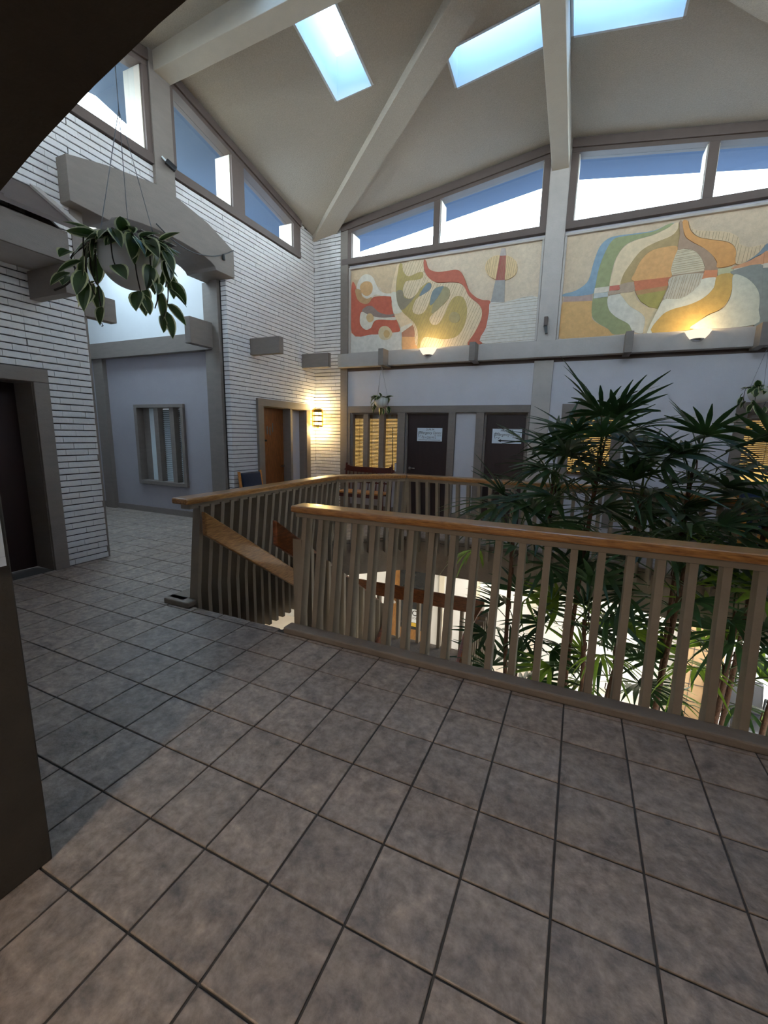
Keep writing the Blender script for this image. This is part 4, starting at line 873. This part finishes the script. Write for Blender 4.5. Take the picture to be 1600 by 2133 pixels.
# ------------------------------------------------------------------ lamps
def add_light(name, kind, loc, power, color, size, parent, rot=None, blend=None):
    d = bpy.data.lights.new(name, kind); d.energy = power; d.color = color
    if kind == 'AREA': d.shape = 'DISK'; d.size = size
    else: d.shadow_soft_size = size
    o = bpy.data.objects.new(name, d); COL.objects.link(o); o.parent = parent; o.matrix_parent_inverse = parent.matrix_basis.inverted(); o.location = loc
    if rot: o.rotation_euler = rot
    return o
wl = thing('wall_lantern', 'glowing brass cylinder lantern in the brick corner', 'wall lamp', (-5.16, 7.90, 1.72))
c = (-5.165, 7.905, 1.73)
obj('lamp_glass', MB().lathe([(.0, .045), (.085, .045), (.085, .31), (0, .31)], c, 24), M_LAMP, wl, 0, True)
mb = MB()
for z0, z1, r in ((0, .03, .118), (.095, .125, .122), (.215, .245, .122), (.30, .35, .118)): mb.lathe([(r-.015, z0), (r, z0), (r, z1), (r-.015, z1)], c, 24)
for k in range(8): mb.box(c[0]+.112*math.cos(k*.785)-.005, c[0]+.112*math.cos(k*.785)+.005, c[1]+.112*math.sin(k*.785)-.005, c[1]+.112*math.sin(k*.785)+.005, c[2]+.01, c[2]+.33)
mb.lathe([(0, .35), (.118, .35), (.09, .385), (.02, .40), (0, .40)], c, 24); mb.lathe([(0, -.03), (.02, -.03), (.03, 0), (0, 0)], c, 16)
obj('brass_cage', mb, M_BRASS, wl)
for dz, pw in ((-.06, 4.2), (.44, 4.0)): add_light('lantern_light', 'POINT', (c[0]+.01, c[1]-.02, c[2]+dz), pw, (1, .74, .34), .05, wl)
for n, (x, ll) in enumerate([(-2.72, 'white half-bowl uplight below the olive tree mural'), (1.42, 'white half-bowl uplight below the split disc mural')]):
    u = thing('uplight', ll, 'wall lamp', (x, YB-.16, 3.01)); cc = (x, YB-.165, 3.02)
    obj('bowl', MB().lathe([(.05, .012), (.09, .045), (.135, .10), (.165, .155), (.158, .155), (.10, .07), (.0, .03)], cc, 24, 0, math.pi, 2*math.pi), M_BOWL, u, 0, True)
    obj('chrome_tip', MB().lathe([(0, 0), (.05, .008), (.088, .043), (.092, .055), (.0, .055)], cc, 24, 0, math.pi, 2*math.pi), M_CHROME, u, 0, True)
    obj('bulb', MB().lathe([(0, .09), (.03, .10), (.035, .125), (.02, .15), (0, .155)], (cc[0], cc[1]-.06, cc[2]), 12), M_UPL, u, 0, True)
    add_light('bulb_light', 'POINT', (x, YB-.25, 3.20), 2.6, (1, .74, .38), .04, u)
hl = thing('hall_lamp', 'round ceiling lamp in the corridor behind the viewpoint', 'ceiling light', (-.86, -2.3, 2.66))
obj('base', MB().lathe([(0, .04), (.19, .04), (.19, .0), (.16, 0)], (-.86, -2.3, 2.655), 24), M_CHROME, hl)
obj('globe', MB().lathe([(.0, -.10), (.08, -.09), (.14, -.05), (.17, .0), (0, .0)], (-.86, -2.3, 2.66), 24), M_BULB, hl, 0, True)
add_light('globe_light', 'POINT', (-.86, -2.3, 2.50), 44.0, (1, .84, .66), .12, hl)

# ------------------------------------------------------------------ small fittings
cm = thing('security_camera', 'small black camera on the post between the left windows', 'camera', (XL+.06, 4.5, 5.0))
obj('bracket', MB().tube([(XL+.05, 4.47, 5.08), (XL+.10, 4.50, 5.02)], .012, 6), M_SIGN, cm); obj('body', MB().bar((XL+.08, 4.50, 5.04), (XL+.14, 4.60, 4.97), .06, .065), M_BLACK, cm, .012)
sp = thing('speaker_box', 'small black bracket on the column between the murals', 'speaker', (-.70, YB-.03, 3.33))
obj('body', MB().box(-.735, -.675, YB-.10, YB-.03, 3.42, 3.58), M_FRAME, sp, .008); obj('arm', MB().hexa([(-.735, YB-.10, 3.44), (-.675, YB-.10, 3.44), (-.675, YB-.02, 3.44), (-.735, YB-.02, 3.44)], [(-.70, YB-.10, 3.31), (-.665, YB-.10, 3.31), (-.665, YB-.05, 3.31), (-.70, YB-.05, 3.31)]), M_BLACK, sp)
lc = thing('light_cord', 'black light string drooping across the arched lintel', 'cord', (XL+.18, 5.0, 4.0))
pts = [(XL+.18, 5.56, 4.34), (XL+.19, 5.36, 4.22), (XL+.19, 5.10, 4.10), (XL+.19, 4.75, 4.03), (XL+.19, 4.45, 4.06), (XL+.19, 4.2, 4.16)]
obj('wire', MB().tube(spline(pts, 4, False), .007, 5), M_BLACK, lc); obj('socket', MB().tube([(XL+.19, 5.33, 4.205), (XL+.19, 5.34, 4.13)], .02, 8), M_BLACK, lc)

# canopy over the near left door
cn = thing('door_canopy', 'blue-grey lean-to canopy over the near left door', 'canopy', (XL, 2.0, 3.1))
X0c = -4.72
obj('fascia', MB().box(X0c-.03, X0c, .9, 2.86, 3.19, 3.47), M_TRIM, cn, .004)
obj('end_board', MB().prism([(X0c-.03, 3.19), (X0c-.03, 3.46), (XL, 3.9), (XL, 3.19)], lambda u, z, d: (u, 2.83+d, z), 0, .03), M_TRIM, cn)
obj('soffit', MB().box(XL, X0c-.02, .9, 2.84, 3.19, 3.22), M_TRIML, cn)
rf = obj('roof', MB().hexa([(X0c+.06, .9, 3.49), (X0c+.06, 2.93, 3.49), (X0c+.06, 2.93, 3.53), (X0c+.06, .9, 3.53)], [(XL, .9, 3.96), (XL, 2.93, 3.96), (XL, 2.93, 4.0), (XL, .9, 4.0)]), M_FRAME, cn)
obj('rake_trim', MB().hexa([(X0c+.075, 2.90, 3.48), (X0c+.075, 2.99, 3.48), (X0c+.075, 2.99, 3.55), (X0c+.075, 2.90, 3.55)], [(XL, 2.90, 3.97), (XL, 2.99, 3.97), (XL, 2.99, 4.03), (XL, 2.90, 4.03)]), M_TRIML, rf)
for y in (1.6, 2.3): obj('seam', MB().hexa([(X0c+.06, y, 3.53), (X0c+.06, y+.03, 3.53), (X0c+.06, y+.03, 3.55), (X0c+.06, y, 3.55)], [(XL, y, 4.0), (XL, y+.03, 4.0), (XL, y+.03, 4.02), (XL, y, 4.02)]), M_FRAME, rf)

# ------------------------------------------------------------------ seats on the upper floor
bn = thing('bench', 'mahogany spindle-back bench with honey wood seat below the blind window', 'bench', (-3.9, 7.7, 0))
obj('seat', MB().box(-4.42, -3.92, 7.40, 7.82, .42, .46).box(-3.915, -3.40, 7.40, 7.82, .42, .46), M_SEAT, bn, .012)
obj('apron', MB().box(-4.44, -3.38, 7.38, 7.41, .36, .43).box(-4.44, -3.38, 7.81, 7.84, .36, .43), M_RED, bn)
obj('crest_rail', MB().prism(spline([(-4.44, .90), (-4.38, .96), (-4.30, .93), (-3.9, .93), (-3.50, .93), (-3.42, .96), (-3.36, .90), (-3.36, .84), (-3.9, .82), (-4.44, .84)], 3), lambda u, z, d: (u, 7.86+d, z), 0, .035), M_RED, bn)
for k in range(11): obj('spindle', MB().tube([(-4.35+.09*k, 7.82, .45), (-4.35+.09*k, 7.875, .86)], .010, 6), M_RED, bn)
obj('back_slat', MB().box(-4.4, -3.4, 7.84, 7.86, .60, .63), M_RED, bn)
for x in (-4.43, -3.39):
    obj('post', MB().tube([(x, 7.82, .0), (x, 7.83, .45), (x, 7.88, 1.0)], .022, 8), M_RED, bn)
    obj('arm', MB().tube(spline([(x, 7.86, .74), (x, 7.62, .72), (x, 7.44, .70), (x, 7.38, .64), (x, 7.42, .45)], 4, False), .022, 8), M_RED, bn)
    obj('leg', MB().tube([(x, 7.42, 0), (x, 7.42, .44)], .024, 8), M_RED, bn)
bc = thing('armchair', 'navy upholstered wooden armchair against the left brick wall', 'chair', (-5.0, 5.86, 0))
obj('seat', MB().box(-5.16, -4.68, 5.62, 6.08, .40, .48), M_BLUE, bc, .03)
obj('backrest', MB().hexa([(-5.13, 5.62, .50), (-5.13, 6.08, .50), (-5.18, 6.08, .50), (-5.18, 5.62, .50)], [(-5.20, 5.61, .90), (-5.20, 6.09, .90), (-5.26, 6.09, .90), (-5.26, 5.61, .90)]), M_BLUE, bc, .025)
for y in (5.585, 6.115):
    obj('rear_post', MB().bar((-5.12, y, 0), (-5.24, y, .92), .035, .035), M_SEAT, bc); obj('leg', MB().bar((-4.70, y, 0), (-4.70, y, .62), .035, .035), M_SEAT, bc); obj('arm', MB().box(-5.18, -4.66, y-.025, y+.025, .61, .64), M_SEAT, bc, .008)
st = thing('settee', 'wooden settee with blue cushions behind the palms at the right', 'settee', (2.9, 7.6, 0))
obj('frame', MB().box(2.15, 3.7, 7.30, 7.86, .22, .36).box(2.15, 3.7, 7.84, 7.90, .3, .86), M_SEAT, st, .01)
for x in (2.15, 2.9, 3.64):
    obj('leg', MB().box(x, x+.06, 7.32, 7.38, 0, .24), M_SEAT, st)
for x in (2.12, 3.66): obj('arm', MB().box(x, x+.07, 7.28, 7.88, .58, .63).box(x, x+.07, 7.30, 7.36, .2, .6), M_SEAT, st, .008)
for x in (2.2, 2.93):
    obj('seat_cushion', MB().box(x, x+.70, 7.30, 7.76, .36, .47), M_BLUE, st, .03); obj('back_cushion', MB().box(x, x+.70, 7.72, 7.85, .46, .90), M_BLUE, st, .04)

# ------------------------------------------------------------------ hanging planters
def hoya_leaf(L, W, droop):
    n = 6; mb = MB(); cen = []; mid = []; edg = []
    for i in range(n+1):
        t = i/n; y = L*t; z = -droop*L*t*t; wd = W*math.sin(math.pi*min(1, t**.85))**.8*.5 if 0 < t < 1 else 0
        cen.append((0, y, z)); mid.append((wd*.72, y, z+wd*.22)); edg.append((wd, y, z+wd*.25))
    v = []; f = []; mi = []
    for sgn in (1, -1):
        b = len(v)
        for i in range(n+1): v += [cen[i], (sgn*mid[i][0], mid[i][1], mid[i][2]), (sgn*edg[i][0], edg[i][1], edg[i][2])]
        for i in range(n):
            for k in range(2): f.append((b+i*3+k, b+i*3+k+1, b+(i+1)*3+k+1, b+(i+1)*3+k)); mi.append(k)
    mb.v, mb.f, mb.mi = v, f, mi
    return mb.mesh('leaf', [M_HOYA, M_HOYAE], True)
LEAVES = [hoya_leaf(.15, .085, .25), hoya_leaf(.125, .075, .5), hoya_leaf(.165, .080, .12)]
def hanging_planter(label, loc, R, zhook, leaf_scale, n_leaf, seed, vines=5, group=None):
    rnd = random.Random(seed); x, y, z = loc
    h = thing('hanging_planter', label, 'hanging plant', loc, group)
    obj('pot', MB().lathe([(0, -R)]+[(R*math.sin(a), -R*math.cos(a)) for a in [.15*k for k in range(1, 11)]]+[(R, R*.15), (R*.97, R*.36), (R*.91, R*.38), (R*.89, R*.1), (R*.5, R*.05), (0, R*.05)], loc, 28), M_POT, h, 0, True)
    kn = (x, y, z+max(R*4.6, .25)) if zhook-z > R*6 else (x, y, zhook)
    cd = MB()
    for k in range(3):
        a = k*2.094+.4; cd.tube([(x+R*math.cos(a), y+R*math.sin(a), z+R*.3), kn], max(.0025, R*.016), 4)
    cd.tube([kn, (x, y, zhook)], max(.0025, R*.018), 4); obj('cord', cd, M_CORD, h)
    vn = MB(); spots = []
    for k in range(vines):
        a = 2*math.pi*k/vines+rnd.uniform(-.3, .3); L = R*rnd.uniform(.8, 1.8); o_ = R*rnd.uniform(1.05, 1.4)
        p = [(x+R*.6*math.cos(a), y+R*.6*math.sin(a), z+R*.45), (x+o_*math.cos(a), y+o_*math.sin(a), z+R*.45), (x+o_*1.06*math.cos(a), y+o_*1.06*math.sin(a), z-L*.5), (x+o_*.95*math.cos(a+.1), y+o_*.95*math.sin(a+.1), z-L)]
        q = spline(p, 5, False); vn.tube(q, R*.022, 5); spots += [(Vector(v), a) for v in q[2:]]
    obj('vine', vn, M_VINE, h)
    for k in range(n_leaf):
        if k < n_leaf*.52:
            a = rnd.uniform(0, 2*math.pi); r = R*rnd.uniform(.35, 1.02); p = Vector((x+r*math.cos(a), y+r*math.sin(a), z+R*rnd.uniform(.32, .55))); tilt = rnd.uniform(-.35, .6)
        else:
            p, a = rnd.choice(spots); p = p+Vector((rnd.uniform(-.1, .1), rnd.uniform(-.1, .1), rnd.uniform(-.05, .05)))*R; a += rnd.uniform(-.9, .9); tilt = rnd.uniform(-1.35, -.35)
        o = put('leaf', LEAVES[k % 3], h)
        o.matrix_basis = Matrix.Translation(p) @ Matrix.Rotation(a-math.pi/2, 4, 'Z') @ Matrix.Rotation(tilt, 4, 'X') @ Matrix.Rotation(rnd.uniform(-.5, .5), 4, 'Y') @ Matrix.Scale(leaf_scale*rnd.uniform(.8, 1.2), 4)
    return h
hp = hanging_planter('large white hanging pot with trailing variegated leaves in front of the arch', (-2.60, 1.93, 2.62), .172, ceil_z(-2.6, 1.93), 1.0, 108, 4, 10)
cdm = MB().tube(spline([(-2.72, 1.83, 2.70), (-2.82, 1.80, 2.68), (-2.93, 1.78, 2.62), (-2.90, 1.78, 2.54), (-2.96, 1.76, 2.47), (-3.06, 1.74, 2.44)], 4, False), .006, 5); obj('vine', cdm, M_VINE, hp)
for p, a, t in (((-2.93, 1.78, 2.66), 3.0, .2), ((-2.97, 1.77, 2.52), 2.8, .1), ((-2.95, 1.78, 2.54), 3.6, -.3)):
    o = put('leaf', LEAVES[0], hp); o.matrix_basis = Matrix.Translation(p) @ Matrix.Rotation(a-math.pi/2, 4, 'Z') @ Matrix.Rotation(t, 4, 'X')
hanging_planter('small white hanging pot in front of the blind window wall', (-3.575, 7.68, 2.24), .135, 2.90, .95, 34, 9, 7)
hanging_planter('small white hanging pot at the right edge above the settee window', (2.20, 7.66, 2.27), .14, 2.90, 1.0, 34, 11, 7)
hanging_planter('tiny hanging pot deep in the hallway behind the arch', (-8.95, 5.40, 2.13), .12, 2.95, .9, 18, 13, 5)

# ------------------------------------------------------------------ lady palms
def palm_leaf(seed, n=8, L=.44, W=.045, spread=2.5, droop=.35, petiole=.42):
    rnd = random.Random(seed); mb = MB()
    mb.tube(spline([(0, 0, 0), (0, petiole*.5, petiole*.32), (0, petiole, petiole*.42)], 3, False), .006, 5, 1)
    o = Vector((0, petiole, petiole*.42))
    for k in range(n):
        a = (k/(n-1)-.5)*spread+rnd.uniform(-.06, .06); l = L*rnd.uniform(.85, 1.1)*(1-.18*abs(k/(n-1)-.5)*2)
        d = Vector((math.sin(a), math.cos(a), 0)); s = Vector((math.cos(a), -math.sin(a), 0)); dr = droop*rnd.uniform(.5, 1.4); seg = 5; v = []; f = []
        for i in range(seg+1):
            t = i/seg; w = W*.5*(min(1, .35+t*2.2) if t < .6 else max(.12, 1-(t-.6)/.4*.85))
            c = o+d*(l*t)+Vector((0, 0, .10*l*t-dr*l*t*t)); v += [c-s*w+Vector((0, 0, w*.35)), c, c+s*w+Vector((0, 0, w*.35))]
        for i in range(seg):
            for q in range(2): f.append((i*3+q, i*3+q+1, (i+1)*3+q+1, (i+1)*3+q))
        mb.add(v, f)
    return mb
FR = [palm_leaf(s, n, L, W, sp_, dr) for s, n, L, W, sp_, dr in ((1, 9, .46, .048, 2.9, .30), (2, 10, .54, .044, 3.3, .5), (3, 8, .44, .050, 2.5, .2), (4, 11, .50, .042, 3.5, .65), (5, 7, .52, .052, 2.1, .15))]
FRM = [f.mesh('frond', [M_PALM, M_PETIOLE], True) for f in FR]; FRY = [f.mesh('frond', [M_PALMY, M_PETIOLE], True) for f in FR]
def palm(label, base, top, n, seed, spread=.9, young=0.0, sc=1.0, low=.35):
    rnd = random.Random(seed); b, t = Vector(base), Vector(top)
    r = thing('lady_palm', label, 'palm', base, 'lady palms in the planter')
    mid = (b+t)/2+Vector((rnd.uniform(-.08, .08), rnd.uniform(-.08, .08), 0))
    pts = spline([tuple(b), tuple(mid), tuple(t)], 8, False)
    c = MB(); c.tube(pts, .026, 8, 0, .020)
    for q in pts[1::1]:
        a = rnd.uniform(0, 6.28); qv = Vector(q); c.tube([qv, qv+Vector((.035*math.cos(a), .035*math.sin(a), .05)), qv+Vector((.03*math.cos(a), .03*math.sin(a), .12))], .006, 4)
    obj('cane', c, M_CANE, r, 0, True)
    for k in range(n):
        f = k/n; a = k*2.399+seed; h = f*low
        p = t+(mid-t).normalized()*h*.9
        el = (1.05-f*1.35)*spread+rnd.uniform(-.15, .15)
        o = put('frond', (FRY if rnd.random() < young else FRM)[(k*3+seed) % 5], r)
        o.matrix_basis = Matrix.Translation(p) @ Matrix.Rotation(a, 4, 'Z') @ Matrix.Rotation(el, 4, 'X') @ Matrix.Rotation(rnd.uniform(-.4, .4), 4, 'Y') @ Matrix.Scale(sc*rnd.uniform(.85, 1.15), 4)
ZS = ZLOW+.46
PALMS = [('tallest lady palm with fronds rising over the near handrail', (.10, 5.0), (.20, 4.85, 1.42), 17, 3, .95, 0, 1.05, .5),
 ('lady palm leaning left with fronds before the PRIVATE door', (-.30, 4.85), (-.22, 4.8, 1.12), 15, 5, .9, 0, 1.0, .45),
 ('lady palm crowned in front of the right blind window', (1.05, 5.1), (.98, 4.85, 1.30), 14, 7, .9, 0, 1.0, .5),
 ('lady palm at the right edge above the handrail', (1.55, 5.0), (1.55, 4.7, 1.10), 13, 9, .9, .1, 1.0, .5),
 ('lady palm with dark fronds in the middle of the clump', (.55, 4.9), (.58, 4.75, 1.02), 15, 12, .9, 0, 1.0, .6),
 ('short lady palm with a fan just under the far handrail', (-.40, 4.6), (-.55, 4.55, .55), 9, 14, .8, .1, .95, .3),
 ('lady palm with fronds at handrail height right of centre', (.85, 4.5), (.95, 4.4, .55), 13, 17, .8, .15, 1.0, .5),
 ('lady palm with yellow-green fronds behind the right slats', (1.25, 4.6), (1.35, 4.35, .05), 12, 20, .8, .55, 1.0, .6),
 ('lady palm fanning out low beside the stair rail', (-.55, 5.1), (-.50, 4.9, -.55), 9, 23, .75, .1, .95, .4),
 ('low lady palm between the two thick canes', (.25, 4.5), (.20, 4.4, -.15), 12, 26, .8, .25, .95, .6),
 ('lowest dark lady palm by the foot of the stairs', (-.45, 4.4), (-.50, 4.5, -1.25), 12, 29, .8, .15, 1.0, .5),
 ('low bright lady palm near the planter rim', (.65, 5.5), (.62, 5.3, -.95), 12, 31, .8, .55, 1.0, .6),
 ('lady palm with fronds below the handrail at the right', (1.7, 4.6), (1.75, 4.45, .25), 11, 34, .8, .4, 1.0, .5),
 ('low lady palm in front of the lobby chair', (1.45, 5.5), (1.6, 5.3, -.9), 10, 37, .8, .6, 1.0, .5)]
for (ll, b, t, n, sd, spd, yg, sc_, lo) in PALMS: palm(ll, (b[0], b[1], ZS), t, int(n*1.2), sd, spd, yg*.7, sc_, lo*1.3)

# ------------------------------------------------------------------ outside ground
g = obj('ground', MB().add([(-60, -60, -3.3), (60, -60, -3.3), (60, 60, -3.3), (-60, 60, -3.3)], [(0, 1, 2, 3)]), M_GROUND); tag(g, 'open ground around the building', 'ground', None, 'structure')
